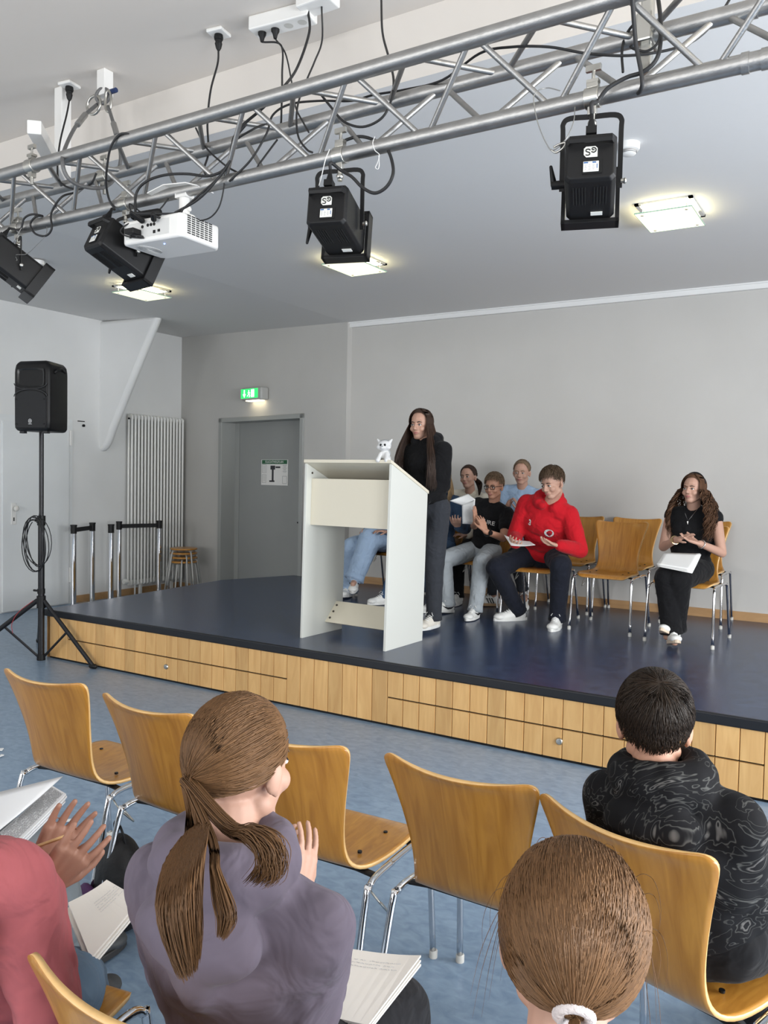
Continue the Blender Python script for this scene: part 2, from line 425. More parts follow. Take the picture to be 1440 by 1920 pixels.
# ------------------------------------------------------------------ stage
st = thing('stage', 'low stage with dark blue linoleum deck and beech plank front', 'stage', (-2.0, 4.42, 0))
LE = [(-6.02, 4.43), (-6.22, 6.80), (-5.88, 7.67)]
mb = MB(); mb.prism([LE[0], (3.38, 4.43), (3.38, 7.585), (-5.07, 7.585), (-5.09, 7.515), LE[2], LE[1]], ZD - .02, ZD)
mb.build('deck', DECK, st, world=True)
mb = MB(); mb.bx((-6.03, 4.405, ZD - .055), (3.38, 4.43, ZD + .002)); mb.bx((-6.03, 4.43, ZD - .055), (3.38, 4.45, ZD - .02))
mb.build('edge_strip', mat('edge_black', (.004, .005, .008), .45), st, world=True, bevel=.008, bseg=3)
for a, b in ((LE[0], LE[1]), (LE[1], LE[2])):
    a = V((*a, 0)); b = V((*b, 0)); mb = MB()
    mb.add([a, b, b + V((0, 0, ZD - .02)), a + V((0, 0, ZD - .02)), a + V((.03, 0, 0)), b + V((.03, 0, 0)), b + V((.03, 0, ZD - .02)), a + V((.03, 0, ZD - .02))], [(0, 3, 2, 1), (4, 5, 6, 7), (3, 7, 6, 2)])
    mb.build('side_panel', PLANK, st, world=True)
mb = MB(); mb.bx((-5.98, 4.436, .012), (3.38, 4.45, ZD - .03)); mb.build('backing_panel', BLACK, st, world=True)
mb = MB(); mb.bx((-5.98, 4.43, 0), (3.38, 4.445, .02)); mb.build('plinth', BLACK, st, world=True)
YF = 4.415
def planks(x0, n, w_, z0, z1, name):
    mb = MB()
    for i in range(n):
        a = x0 + i * w_; g = .0012
        # plank with chamfered long edges
        pts = [(a + g, YF + .018), (a + g, YF + .005), (a + g + .0028, YF), (a + w_ - g - .0028, YF), (a + w_ - g, YF + .005), (a + w_ - g, YF + .018)]
        mb.prism(pts, z0, z1)
    return mb.build(name, PLANK, st, world=True)
PW = .1151
zs, zt = .186, ZD - .055
x0 = -5.967
planks(x0, 2, PW, .018, zt, 'front_panel')
planks(x0 + 2 * PW, 20, PW, zs + .006, zt, 'front_panel')
planks(x0 + 2 * PW, 20, PW, .018, zs - .004, 'drawer_front')
planks(x0 + 22 * PW, 7, PW, .018, zt, 'front_panel')
planks(x0 + 29 * PW, 19, PW, zs + .006, zt, 'front_panel')
planks(x0 + 29 * PW, 19, PW, .018, zs - .004, 'drawer_front')
planks(x0 + 48 * PW, 7, PW, .018, zt, 'front_panel')
planks(x0 + 55 * PW, 26, PW, .018, zt, 'front_panel')
for xx in (at(312, 1262, y=YF).x, at(1049, 1391, y=YF).x):
    mb = MB(); mb.lathe([(.021, 0), (.021, .006), (.016, .012), (.009, .013)], (xx, YF, .115), 16, Matrix.Rotation(R_(90), 3, 'X')); mb.build('lock_ring', STEEL, st, world=True, smooth='auto')
# ------------------------------------------------------------------ lectern
lc = thing('lectern', 'cream laminate lectern with slanted top at the front of the stage', 'lectern', (-3.18, 4.70, ZD), R_(-2.5))
SH = Matrix(((1, 0, .018, 0), (0, 1, 0, 0), (0, 0, 1, 0), (0, 0, 0, 1)))
q = Matrix(((0, 0, 1), (1, 0, 0), (0, 1, 0)))
for sx, mm in ((-.372, CREAM), (.352, CREAMSIDE)):
    mb = MB().at(SH); mb.prism([(0, 0), (.48, 0), (.48, 1.065), (0, 1.262)], sx, sx + .02, q); mb.build('side_panel', CREAMSIDE, lc, bevel=.0015)
mb = MB().at(SH); mb.prism([(-.012, 1.268), (.495, 1.060), (.495, 1.082), (-.012, 1.290)], -.374, .374, q); mb.build('top_panel', CREAM, lc, bevel=.0015)
mb = MB().at(SH); mb.bx((-.352, .055, .82), (.352, .073, 1.155)); mb.build('front_panel', CREAM, lc, bevel=.0015)
mb = MB().at(SH); mb.bx((-.352, .073, .82), (.352, .40, .838)); mb.build('shelf', CREAM, lc)
mb = MB().at(SH); mb.prism([(.262, .085), (.276, .078), (.412, .214), (.398, .226)], -.352, .352, q); mb.build('foot_board', CREAM, lc, bevel=.0015)
mb = MB().at(SH)
for yy, zz in ((.06, 1.195), (.20, 1.135)): mb.cyl((-.352, yy, zz), (-.348, yy, zz), .008, 12)
for t in (.2, .5, .8):
    p = V((-.325, .262 + .136 * t, .085 + .141 * t)); mb.cyl(p, p + V((0, -.004, .004)), .008, 12)
mb.build('screw_cap', mat('screw_brown', (.05, .04, .03), .5), lc)

# plush toy sitting on the lectern (white and grey fluffy animal)
FUR = mat('white_fur', (.80, .80, .79), .9, bump=.8, bscale=260); FURG = mat('grey_fur', (.42, .44, .45), .9, bump=.8, bscale=260)
ty = thing('plush_toy', 'small white and grey plush animal sitting on the lectern corner', 'toy', (-2.868, 4.72, 1.695), R_(14))
def soft(mb, name, m, parent, vox=.004, it=3, **k):
    o = mb.build(name, m, parent, smooth=True, **k)
    r = o.modifiers.new('r', 'REMESH'); r.mode = 'VOXEL'; r.voxel_size = vox; r.use_smooth_shade = True
    s = o.modifiers.new('s', 'SMOOTH'); s.iterations = it; s.factor = .5
    return o
mb = MB(); mb.ell((0, .01, .035), (.036, .034, .042)); mb.ell((0, -.004, .10), (.047, .040, .038)); mb.ell((-.03, -.02, .09), (.02, .02, .016)); mb.ell((.03, -.02, .09), (.02, .02, .016)); mb.ell((0, -.035, .088), (.02, .02, .014))
for s_ in (-1, 1):
    mb.cap((s_ * .022, -.015, .045), (s_ * .030, -.048, .002), .014, .016); mb.cap((s_ * .03, 0, .02), (s_ * .042, -.03, .008), .015, .013)
    mb.cap((s_ * .036, 0, .125), (s_ * .05, .002, .142), .012, .006)
soft(mb, 'body', FUR, ty, .0035)
mb = MB(); mb.ell((0, .008, .113), (.0475, .034, .030)); mb.cap((-.03, .01, .12), (-.044, .012, .132), .012, .008); mb.ell((0, .025, .05), (.037, .025, .035)); soft(mb, 'back_fur', FURG, ty, .0035)
for s_ in (-1, 1):
    mb = MB(); mb.ell((s_ * .014, -.040, .104), (.008, .006, .009), seg=10, rings=8); mb.build('eye', BLACK, ty, smooth=True)
mb = MB(); mb.ell((0, -.054, .093), (.006, .004, .004)); mb.build('nose', FURG, ty, smooth=True)

# ------------------------------------------------------------------ truss
tr = thing('lighting_truss', 'aluminium triangular lighting truss hung under the ceiling', 'truss', (-1.9, 2.46, 2.735))
TY, RY, BY = 2.339, 2.579, 2.459; TZ, BZ = 2.939, 2.733
XL, XR = -5.1, 1.2
for yy, zz in ((TY, TZ), (RY, TZ), (BY, BZ)):
    MB().tube([(XL, yy, zz), (XR, yy, zz)], .0255, 20).build('chord', ALU, tr, world=True, smooth='auto')
for (ya, za, oa, yb, zb, ob) in ((TY, TZ, -1.13, BY, BZ, -.9025), (RY, TZ, -.9025, BY, BZ, -1.13), (TY, TZ, -.9025, RY, TZ, -1.13)):
    k = -9
    while k < 5:
        xa = oa + .455 * k; xb = ob + .455 * k
        for sgn, (p, q_) in enumerate(((V((xa, ya, za)), V((xb, yb, zb))), (V((xa, ya, za)), V((xb + (-.455 if xb > xa else .455), yb, zb))))):
            if sgn == 1 and False: pass
            sh = .012 if q_.x > p.x else -.012
            p2 = p + V((sh, 0, 0)); q2 = q_ - V((sh, 0, 0))
            if XL < min(p.x, q_.x) and max(p.x, q_.x) < XR:
                MB().tube([p2, q2], .0095, 10).build('brace', ALU, tr, world=True, smooth='auto')
        k += 1
for yy, zz in ((TY, TZ), (RY, TZ), (BY, BZ)):
    for dx in (-.025, .025): MB().tube([(-.335 + dx - .01, yy, zz), (-.335 + dx + .01, yy, zz)], .0285, 20).build('joint_ring', ALU, tr, world=True, smooth='auto')
# hanging bracket with clamps
mb = MB(); mb.bx((-3.755, 2.80, 3.12), (-3.695, 2.86, ZU)); mb.box(((-3.27 - 3.72) / 2, (2.34 + 2.83) / 2, 3.10), (.70, .06, .06), Matrix.Rotation(math.atan2(.49, -.45), 3, 'Z'))
br = mb.build('truss_bracket', WHITEP, None, bevel=.004)
tag(br, 'white square steel bracket hanging from the ceiling at the left end of the truss', 'bracket')
def clamp(x, y, z, name='truss_clamp', label='', r=.031):
    t = thing(name, label, 'clamp', (x, y, z))
    mb = MB(); mb.lathe([(r, -.025), (r, .025)], (0, 0, 0), 20, Matrix.Rotation(R_(90), 3, 'Y')); mb.build('collar', STEEL, t, smooth='auto', bevel=.002)
    mb = MB(); mb.bx((-.012, -.012, r), (.012, .012, r + .014)); mb.cyl((0, 0, r), (0, 0, r + .055), .005, 10); mb.bx((-.022, -.007, r + .045), (.022, .007, r + .062)); mb.bx((-.018, -.014, r + .01), (.018, .014, r + .02)); mb.build('wing_bolt', STEEL, t)
    mb = MB(); mb.bx((-.014, -.012, -r - .02), (.014, .012, -r + .004)); mb.cyl((0, 0, -r - .05), (0, 0, -r), .008, 10); mb.build('hanging_bolt', STEEL, t)
    return t
clamp(-3.29, TY, TZ, label='steel clamp on the front truss tube under the white bracket')
clamp(-3.10, RY, TZ, label='steel clamp on the rear truss tube behind the wire rope')
mb = MB(); mb.box((-.66, 2.58, 2.95), (.05, .09, .085)); mb.box((-.66, 2.58, 3.2), (.035, .04, .75)); tag(mb.build('truss_clamp', STEEL, None, bevel=.006), 'large steel clamp on the rear truss tube at the right end', 'clamp')

# wire rope sling and its ceiling hook
pts = [at(182, 196, y=2.78), at(160, 215, y=2.70), at(140, 240, y=2.58), at(123, 275, y=2.44), at(117, 300, y=2.31), at(125, 330, y=2.31), at(150, 348, y=2.38), at(190, 352, y=2.50), at(215, 335, y=2.61), at(226, 300, y=2.64), at(222, 262, y=2.66), at(213, 232, y=2.70), at(203, 200, y=2.78)]
ROPE = mat('wire_rope', (.20, .20, .20), .45, .6, bump=.5, bscale=300)
sl = thing('wire_rope_sling', 'grey steel wire rope looped round the truss from a ceiling hook', 'rope', (-3.4, 2.82, ZU))
MB().tube(catmull(pts, 8), .0085, 8).build('rope', ROPE, sl, world=True, smooth=True)
for i in (1, 11):
    a = V(pts[i]); b = V(pts[i + (1 if i == 1 else -1)]); MB().tube([a, a + (b - a) * .75], .014, 12).build('ferrule', ALU, sl, world=True, smooth='auto')
mb = MB(); c = at(176, 197, y=2.78)
mb.tube([c + V((.05 * math.cos(t) * 1.0, 0, .045 * math.sin(t))) for t in [i * math.pi / 8 for i in range(16)]], .007, 8, closed=True); mb.build('thimble', STEEL, sl, world=True, smooth=True)
c = at(203, 190, y=2.78)
mb = MB(); mb.tube([c + V((.022 * math.cos(t), 0, .05 * math.sin(t))) for t in [i * math.pi / 8 for i in range(16)]], .007, 8, closed=True); mb.build('thimble', STEEL, sl, world=True, smooth=True)
c = at(193, 180, y=2.79)
mb = MB(); mb.tube([c + V((.035 * math.cos(t), .01 * math.cos(t), .035 * math.sin(t))) for t in [i * math.pi / 8 for i in range(16)]], .010, 8, closed=True); mb.build('shackle', ROPE, sl, world=True, smooth=True)
c = at(205, 173, y=2.79); MB().tube([c, c + V((.05, 0, 0))], .012, 8).build('shackle_pin', mat('blue_steel', (.02, .04, .12), .4, .3), sl, world=True)
mb = MB(); c = at(197, 150, y=2.81); mb.bx((c.x - .028, c.y - .028, 3.45), (c.x + .028, c.y + .028, ZU)); tag(mb.build('ceiling_hook_block', WHITEP, None, bevel=.003), 'small white block under the ceiling holding the wire rope hook', 'bracket')

# ------------------------------------------------------------------ stage spotlights
LBL = mat('label_white', (.75, .75, .70), .5); LBLUE = mat('label_blue', (.04, .12, .30), .5)
def spotlight(label, px, py, psi, tau, bezel=True, yoke_psi=None, ymid=BY):
    top = at(px, 300, y=ymid); x = at(px, py, y=ymid).x; z = at(px, py, y=ymid).z
    t = thing('stage_spotlight', label, 'spotlight', (x, ymid, z))
    Y = Matrix.Rotation(-(psi if yoke_psi is None else yoke_psi), 4, 'Z')
    B = Matrix.Rotation(-psi, 4, 'Z') @ Matrix.Rotation(-tau, 4, 'X')
    h = BZ - .055 - z; mb = MB().at(Y)
    W = .085
    mb.tube(catmull([(-W, 0, -.02), (-W, 0, h - .05), (-W, 0, h - .015), (-W + .02, 0, h), (0, 0, h), (W - .02, 0, h), (W, 0, h - .015), (W, 0, h - .05), (W, 0, -.02)], 4), .0085, 4, flat=(.4, 1.2))
    mb.build('yoke', BLACKM, t, smooth='auto')
    mb = MB().at(Matrix.Translation((0, 0, 0)) @ Y); mb.cyl((0, 0, h - .035), (0, 0, h + .055), .009, 12); mb.ell((0, 0, h - .02), (.014, .014, .012)); mb.build('yoke_bolt', STEEL, t, smooth='auto')
    mb = MB(); zc = BZ - z; mb.lathe([(.0305, -.022), (.0305, .022)], (0, 0, zc), 20, Matrix.Rotation(R_(90), 3, 'Y')); mb.box((0, 0, zc + .035), (.035, .026, .016)); mb.box((0, 0, zc - .036), (.026, .022, .03)); mb.build('clamp', STEEL, t, smooth='auto', bevel=.0015)
    mb = MB(); mb.cyl((0, 0, zc + .03), (0, 0, zc + .085), .0055, 10); mb.box((0, 0, zc + .088), (.046, .012, .018)); mb.box((0, 0, zc + .048), (.036, .022, .010)); mb.build('clamp_screw', STEEL, t)
    mb = MB().at(B)
    prof = [(-.072, -.060), (-.060, -.072), (.060, -.072), (.072, -.060), (.072, .060), (.060, .072), (-.060, .072), (-.072, .060)]
    def ring(s, y, s2=1): return [(p[0] * s, y, p[1] * s * s2) for p in prof]
    rs = [ring(.90, -.150), ring(1, -.138), ring(1, .0), ring(1.0, .09)]
    vs = [p for r_ in rs for p in r_]; fs = [tuple(range(8))] + [(i * 8 + k, (i + 1) * 8 + k, (i + 1) * 8 + (k + 1) % 8, i * 8 + (k + 1) % 8) for i in range(3) for k in range(8)] + [tuple(24 + k for k in range(8))[::-1]]
    mb.add(vs, fs); mb.build('housing', BLACK, t, bevel=.003)
    if bezel:
        mb = MB().at(B)
        for a, b in (((-.088, .075, -.088), (-.076, .125, .088)), ((.076, .075, -.088), (.088, .125, .088)), ((-.088, .075, -.088), (.088, .125, -.076)), ((-.088, .075, .076), (.088, .125, .088))): mb.bx(a, b)
        mb.build('front_frame', BLACKM, t, bevel=.001)
        mb = MB().at(B); mb.lathe([(.058, 0), (.055, .015), (.03, .028), (.005, .032)], (0, .085, 0), 24, Matrix.Rotation(R_(-90), 3, 'X')); mb.build('lens', mat('lens_glass', (.10, .11, .12), .05, coat=1), t, smooth=True)
    mb = MB().at(B); mb.tube([(-.062, -.146, .045), (-.058, -.172, .040), (.058, -.172, .040), (.062, -.146, .045)], .007, 6, flat=(1.6, .8)); mb.build('rear_handle', BLACK, t)
    mb = MB().at(B)
    for sx in (-.030, .030):
        for i in range(5): mb.box((sx + (i - 2) * .0085, -.06, -.0722), (.003, .10, .003))
    mb.build('vent_slots', mat('vent_dark', (.002, .002, .002), .9), t)
    mb = MB().at(B); mb.box((.02, .05, -.0735), (.035, .02, .002)); mb.build('type_plate', LBL, t)
    # logo sticker and rating label on the rear face
    mb = MB().at(B @ Matrix.Translation((.0, -.1515, .012)) @ RX); mb.prism([(-.019, -.008), (-.012, -.016), (.019, -.016), (.019, .010), (.013, .016), (-.013, .016), (-.019, .010)], 0, .001); mb.build('logo_sticker', LBL, t)
    mb = MB().at(B @ Matrix.Translation((0, -.1532, .012)) @ RX)
    mb.tube(catmull([(-.001, .004, 0), (-.005, .0075, 0), (-.011, .007, 0), (-.013, .0025, 0), (-.009, -.0005, 0), (-.003, -.003, 0), (-.002, -.008, 0), (-.007, -.0105, 0), (-.014, -.009, 0)], 4), .0017, 4)
    mb.tube(catmull([(.002, .0, 0), (.008, -.003, 0), (.014, .000, 0), (.015, .006, 0), (.011, .0105, 0), (.005, .0105, 0), (.005, .005, 0), (.010, .005, 0)], 4), .0017, 4); mb.build('logo', BLACK, t)
    mb = MB().at(B); mb.box((.006, -.1515, -.032), (.054, .003, .042)); mb.build('label_recess', mat('vent_dark'), t)
    mb = MB().at(B); mb.box((.002, -.1535, -.033), (.043, .002, .031)); lb = mb.build('rating_label', LBL, t, bevel=.0008)
    mb = MB().at(B); mb.box((-.012, -.155, -.0215), (.012, .001, .004)); mb.box((.011, -.155, -.0215), (.010, .001, .004)); mb.box((.019, -.155, -.033), (.002, .001, .013)); mb.build('label_print', LBLUE, lb)
    mb = MB().at(B)
    for r in range(4):
        for c in range(3): mb.box((-.013 + c * .011, -.155, -.028 - r * .0045), (.007 - .002 * ((r + c) % 2), .0006, .0015))
    mb.build('label_lines', GREYI, lb)
    mb = MB().at(B); mb.box((0, -.136, .080), (.030, .034, .022)); mb.cap((0, -.136, .088), (0, -.136, .115), .014, .008, 8); mb.cyl((0, -.136, .11), (0, -.136, .135), .006, 8); mb.build('plug', BLACK, t)
    mb = MB().at(Y)
    mb.cyl((-.095, 0, 0), (-.072, 0, 0), .012, 12); mb.cyl((-.115, 0, 0), (-.09, 0, 0), .013, 12); mb.cap((-.108, 0, 0), (-.118, -.01, .052 if px > 900 else -.06), .010, .005, 10); mb.build('locking_lever', BLACK, t, smooth='auto')
    mb = MB().at(Y); mb.cyl((.088, 0, 0), (.100, 0, 0), .007, 8); mb.ell((.1, 0, 0), (.006, .009, .009)); mb.build('pivot_screw', STEEL, t)
    return t, (B @ V((0, -.136, .135))) + V((x, ymid, z))
sp1, plug1 = spotlight('black stage spotlight hanging furthest right on the truss', 1107, 343, R_(-17), R_(9))
sp2, plug2 = spotlight('black stage spotlight in the middle of the truss, logo sticker facing us', 636, 422, R_(-17), R_(10))
sp3, plug3 = spotlight('black stage spotlight tilted down just left of the white projector', 236, 478, R_(10), R_(25))
sp4, plug4 = spotlight('black stage spotlight seen side on at the left picture edge', 34, 505, R_(26), R_(34))

# projector
pj = thing('projector', 'white video projector hanging from the truss with cables plugged in', 'projector', (-2.545, 2.46, 2.558), R_(2))
mb = MB(); mb.prism([(-.165, -.10), (-.15, -.115), (.15, -.115), (.165, -.10), (.165, .10), (.14, .125), (-.14, .125), (-.165, .10)], -.045, .05); mb.build('housing', WHITEP, pj, bevel=.014, bseg=3, smooth='auto')
MB().box((-.02, -.1145, .004), (.24, .004, .062)).build('port_panel', mat('port_panel', (.62, .62, .60), .5), pj, bevel=.001)
mb = MB()
for x_, z_, w_, h_ in ((-.11, .0, .02, .012), (-.07, -.012, .035, .014), (.02, -.012, .012, .012), (.045, -.010, .012, .010), (-.11, -.018, .012, .01)): mb.box((x_, -.117, z_), (w_, .003, h_))
for x_, z_ in ((-.045, .015), (-.015, .018), (.002, .018), (.019, .018)): mb.cyl((x_, -.1155, z_), (x_, -.1185, z_), .0065, 12)
mb.build('ports', BLACK, pj)
mb = MB()
for i in range(6):
    for j in range(9): mb.box((.1655, -.075 + i * .025, -.025 + j * .0085), (.003, .018, .0045))
mb.build('side_vent', mat('vent_grey', (.05, .05, .05), .8), pj)
mb = MB()
for i in range(7): mb.tube([(-.10 + .035 * math.cos(t) * (1 - i * .12), -.02 + .06 * math.sin(t) * (1 - i * .12), -.0455) for t in [k_ * math.pi / 8 for k_ in range(16)]], .0015, 4, closed=True)
mb.build('bottom_vent', mat('vent_pale', (.45, .45, .44), .6), pj)
MB().box((.02, -.06, -.046), (.006, .003, .003)).build('status_light', mat('led_blue', (.1, .2, 1), .4, emit=(.15, .3, 1), es=8), pj)
mb = MB(); mb.cyl((.0, .128, .0), (0, .14, 0), .035, 20); mb.build('lens', BLACK, pj)
mb = MB(); mb.cyl((.07, 0, .05), (.07, 0, .075), .045, 20); mb.cyl((.07, 0, .07), (.07, 0, .155), .022, 16); mb.cyl((.045, 0, .10), (.10, 0, .10), .010, 10); mb.box((.07, 0, .155), (.06, .05, .02)); mb.build('ceiling_mount', WHITEP, pj, smooth='auto', bevel=.001)
mb = MB(); mb.add([(-.09, -.05, .175), (.0, -.05, .195), (.12, -.05, .185), (.18, -.05, .165), (-.09, .05, .175), (.0, .05, .195), (.12, .05, .185), (.18, .05, .165)] + [(x, y, z + .004) for x, y, z in [(-.09, -.05, .175), (.0, -.05, .195), (.12, -.05, .185), (.18, -.05, .165), (-.09, .05, .175), (.0, .05, .195), (.12, .05, .185), (.18, .05, .165)]],
    [(0, 1, 5, 4), (1, 2, 6, 5), (2, 3, 7, 6), (8, 12, 13, 9), (9, 13, 14, 10), (10, 14, 15, 11), (0, 8, 9, 1), (1, 9, 10, 2), (2, 10, 11, 3), (4, 5, 13, 12), (5, 6, 14, 13), (6, 7, 15, 14), (0, 4, 12, 8), (3, 11, 15, 7)]); mb.box((.07, 0, .172), (.05, .05, .03)); mb.build('mount_plate', WHITEP, pj)
mb = MB()
for x_ in (-.03, .15): mb.cyl((x_, 0, .155), (x_, 0, .20), .006, 8); mb.box((x_, 0, .158), (.03, .006, .012))
mb.build('wing_nut', STEEL, pj)
MB().box((-.075, -.14, -.008), (.05, .045, .022)).build('plug', BLACK, pj, bevel=.003)
MB().cap((-.035, -.13, .035), (-.05, -.17, .055), .012, .009, 8).build('plug', BLACK, pj)
MB().cap((.035, -.135, .03), (.05, -.155, .04), .012, .009, 8).build('plug', BLACK, pj)
PJ = pj.location
mb = MB(); mb.cap((-2.70, 2.40, 2.648), (-2.58, 2.42, 2.652), .016, .016, 10); tag(mb.build('power_adapter', BLACK, None, smooth=True), 'black power adapter lying on top of the white projector', 'adapter')

# ------------------------------------------------------------------ cables
def cable(label, pts, r=.0042):
    P = [p if isinstance(p, Vector) else (at(p[0], p[1], y=p[2]) if len(p) == 3 else at(p[0], p[1], z=ZU - .03)) for p in pts]
    o = MB().tube(catmull(P, 7), r, 7).build('cable', RUBBER, None, smooth=True)
    return tag(o, label, 'cable')
def socket(label, px, py, plug=True):
    c = at(px, py, z=ZU - .01)
    t = thing('ceiling_socket', label, 'socket', (c.x, c.y, ZU), R_(8))
    MB().box((0, 0, -.008), (.082, .082, .016)).build('cover_plate', WHITEP, t, bevel=.005)
    mb = MB(); mb.lathe([(.019, -.016), (.021, -.03), (.019, -.038), (.016, -.040), (.014, -.052), (.017, -.054), (.012, -.075), (.006, -.085)], (0, 0, 0), 16); mb.build('plug', BLACK, t, smooth='auto')
    return V((c.x, c.y, ZU - .085))
c1 = socket('white square ceiling socket beside the wire rope, black plug in it', 130, 161)
c2 = socket('white square ceiling socket left of the multi socket box, black plug in it', 410, 63)
cable('black cable from the left ceiling socket to the leftmost spotlight', [c1, (125, 215, 2.75), (112, 270, 2.66), (108, 325, 2.52), (118, 346, 2.50), (145, 355, 2.50), (170, 345, 2.46), (181, 325, 2.46)], .0045)
cable('black cable looped round the lower truss tube above the leftmost spotlight', [(140, 361, 2.50), (115, 370, 2.42), (96, 400, 2.42), (97, 428, 2.42), (86, 442, 2.42), (66, 438, 2.42), (57, 420, 2.42), (68, 406, 2.42), (80, 405, 2.46), (60, 402, 2.43), (45, 410, 2.42), (38, 430, 2.42), plug4], .0048)
cable('black cable from the middle ceiling socket down behind the truss', [c2, (408, 120, 2.72), (395, 170, 2.66), (389, 230, 2.62), (391, 285, 2.60), (383, 315, 2.52), (386, 330, 2.45)], .0045)
mx = at(530, 38, z=ZU - .03)
ms = thing('multi_socket', 'white four way socket box on the upper ceiling with two black plugs', 'socket', (mx.x, mx.y, ZU), R_(6))
mb = MB(); mb.box((0, 0, -.03), (.30, .085, .06)); mb.build('housing', WHITEP, ms, bevel=.006)
for i in range(4): MB().lathe([(.020, -.0605), (.018, -.0595), (.017, -.054)], (-.105 + .068 * i, 0, 0), 20).build('socket_outlet', mat('socket_ivory', (.55, .54, .50), .5), ms, smooth='auto')
for i in (0, 1):
    mb = MB(); mb.lathe([(.018, -.058), (.018, -.07), (.012, -.08), (.007, -.10)], (-.105 + .068 * i, 0, 0), 14); mb.build('plug', BLACK, ms, smooth='auto')
q0 = rmat(ms) @ V((-.105, 0, -.10)); q1 = rmat(ms) @ V((-.037, 0, -.10))
mb = MB(); c = at(585, 14, z=ZU - .03); mb.box((c.x + .03, c.y, ZU - .02), (.16, .10, .04)); tag(mb.build('cable_duct_box', WHITEP, None, bevel=.006), 'white cable duct box on the ceiling right of the multi socket', 'box')
cable('black cable dropping from the left plug of the multi socket', [q0, (527, 85, 2.85), (529, 140, 2.72), (528, 200, 2.60), (524, 240, 2.56), (500, 233, 2.52), (470, 245, 2.46), (437, 268, 2.46), (430, 300, 2.44), (415, 328, 2.42), (380, 360, 2.40), (345, 390, 2.38), (330, 400, 2.37), PJ + V((-.05, -.17, .055))], .0042)
cable('thin black cable dropping from the second plug of the multi socket', [q1, (535, 100, 2.84), (547, 155, 2.72), (554, 200, 2.6), (570, 232, 2.5), (579, 248, 2.46)], .0034)
cable('thick black cable from the ceiling duct to the projector', [V((c.x - .02, c.y, ZU - .04)), (580, 60, 2.80), (558, 125, 2.70), (530, 165, 2.50), (490, 205, 2.46), (455, 235, 2.45), (438, 260, 2.44), (433, 290, 2.44), (420, 318, 2.42), (390, 330, 2.42), (350, 326, 2.42), (310, 328, 2.41), (275, 340, 2.40), (256, 362, 2.40), (254, 400, 2.39), (258, 438, 2.36), (272, 445, 2.35), PJ + V((-.10, -.155, -.008))], .0055)
cable('thin black cable from the ceiling duct into the truss', [V((c.x + .05, c.y, ZU - .04)), (604, 75, 2.85), (590, 115, 2.72), (575, 150, 2.62), (560, 190, 2.52), (556, 225, 2.46), (560, 258, 2.45), (575, 280, 2.44), (586, 286, 2.44)], .0038)
cable('black cable sagging along the whole truss', [(430, 340, 2.43), (470, 300, 2.44), (500, 250, 2.46), (512, 215, 2.50), (545, 195, 2.55), (600, 189, 2.58), (660, 189, 2.60), (700, 178, 2.60), (760, 168, 2.60), (830, 150, 2.54), (900, 100, 2.48), (960, 88, 2.44), (1030, 88, 2.44), (1100, 100, 2.46), (1180, 104, 2.50), (1260, 92, 2.56), (1310, 70, 2.60), (1355, 20, 2.66), (1400, -60, 2.8)], .0042)
cable('black cable hanging in a bow between the second and third truss brace', [(600, 175, 2.46), (620, 200, 2.46), (645, 228, 2.46), (680, 238, 2.46), (715, 222, 2.46), (733, 190, 2.48), (738, 150, 2.52), (728, 105, 2.62), (717, 60, 2.74), (715, 0, 2.90), (714, -50, 3.02)], .0045)
cable('black cable bow under the front tube left of the projector', [(248, 252, 2.32), (225, 252, 2.31), (208, 275, 2.31), (201, 310, 2.34), (199, 345, 2.38), (205, 375, 2.42), (215, 392, 2.43), plug3], .0048)
cable('black cable loop from the middle spotlight up to the lower truss tube', [plug2, plug2 + V((.005, -.005, .02)), (640, 320, 2.40), (660, 332, 2.38), (680, 352, 2.38), (703, 362, 2.38), (725, 350, 2.38), (737, 325, 2.38), (733, 295, 2.42), (722, 275, 2.48), (700, 262, 2.50), (675, 256, 2.50), (650, 262, 2.49), (635, 272, 2.46)], .0058)
cable('black cable from the right spotlight wound over the lower tube', [plug1, plug1 + V((0, -.005, .03)), (1120, 190, 2.40), (1140, 165, 2.40), (1175, 145, 2.41), (1205, 135, 2.41), (1228, 115, 2.41), (1238, 85, 2.42), (1238, 30, 2.45), (1230, -30, 2.5)], .0062)
cable('black cable hanging in a narrow loop round the lower tube at right', [(1184, -40, 2.30), (1187, 20, 2.34), (1192, 80, 2.38), (1201, 130, 2.40), (1204, 158, 2.41), (1198, 174, 2.44), (1190, 172, 2.50)], .0062)
cable('black cable curl under the rear truss tube near the big clamp', [(1168, 135, 2.50), (1166, 100, 2.54), (1172, 70, 2.56), (1190, 45, 2.55), (1215, 42, 2.54), (1236, 60, 2.54), (1232, 82, 2.55), (1212, 96, 2.55), (1190, 92, 2.55), (1180, 86, 2.58)], .0042)
cable('thin black cable looping right of the projector mount', [(421, 322, 2.44), (420, 350, 2.44), (412, 385, 2.44), (398, 405, 2.44), (380, 413, 2.45), (358, 413, 2.46)], .003)
cable('black cable crossing inside the truss left of the middle socket cable', [(367, 240, 2.56), (385, 275, 2.54), (410, 300, 2.50), (435, 318, 2.46), (470, 330, 2.46), (488, 305, 2.48), (520, 262, 2.54)], .0038)
cable('black cable bunch running down to the projector ports', [(462, 232, 2.42), (440, 262, 2.42), (432, 300, 2.42), (400, 345, 2.40), (370, 375, 2.39), (330, 398, 2.38), (310, 410, 2.37), PJ + V((.05, -.155, .04))], .005)
cable('black cable curling over the black power adapter', [(316, 372, 2.44), (300, 392, 2.42), (285, 400, 2.40), (265, 398, 2.40), (243, 382, 2.40), (250, 402, 2.38), (275, 410, 2.37), (300, 406, 2.36), (330, 407, 2.36), (340, 412, 2.37)], .003)
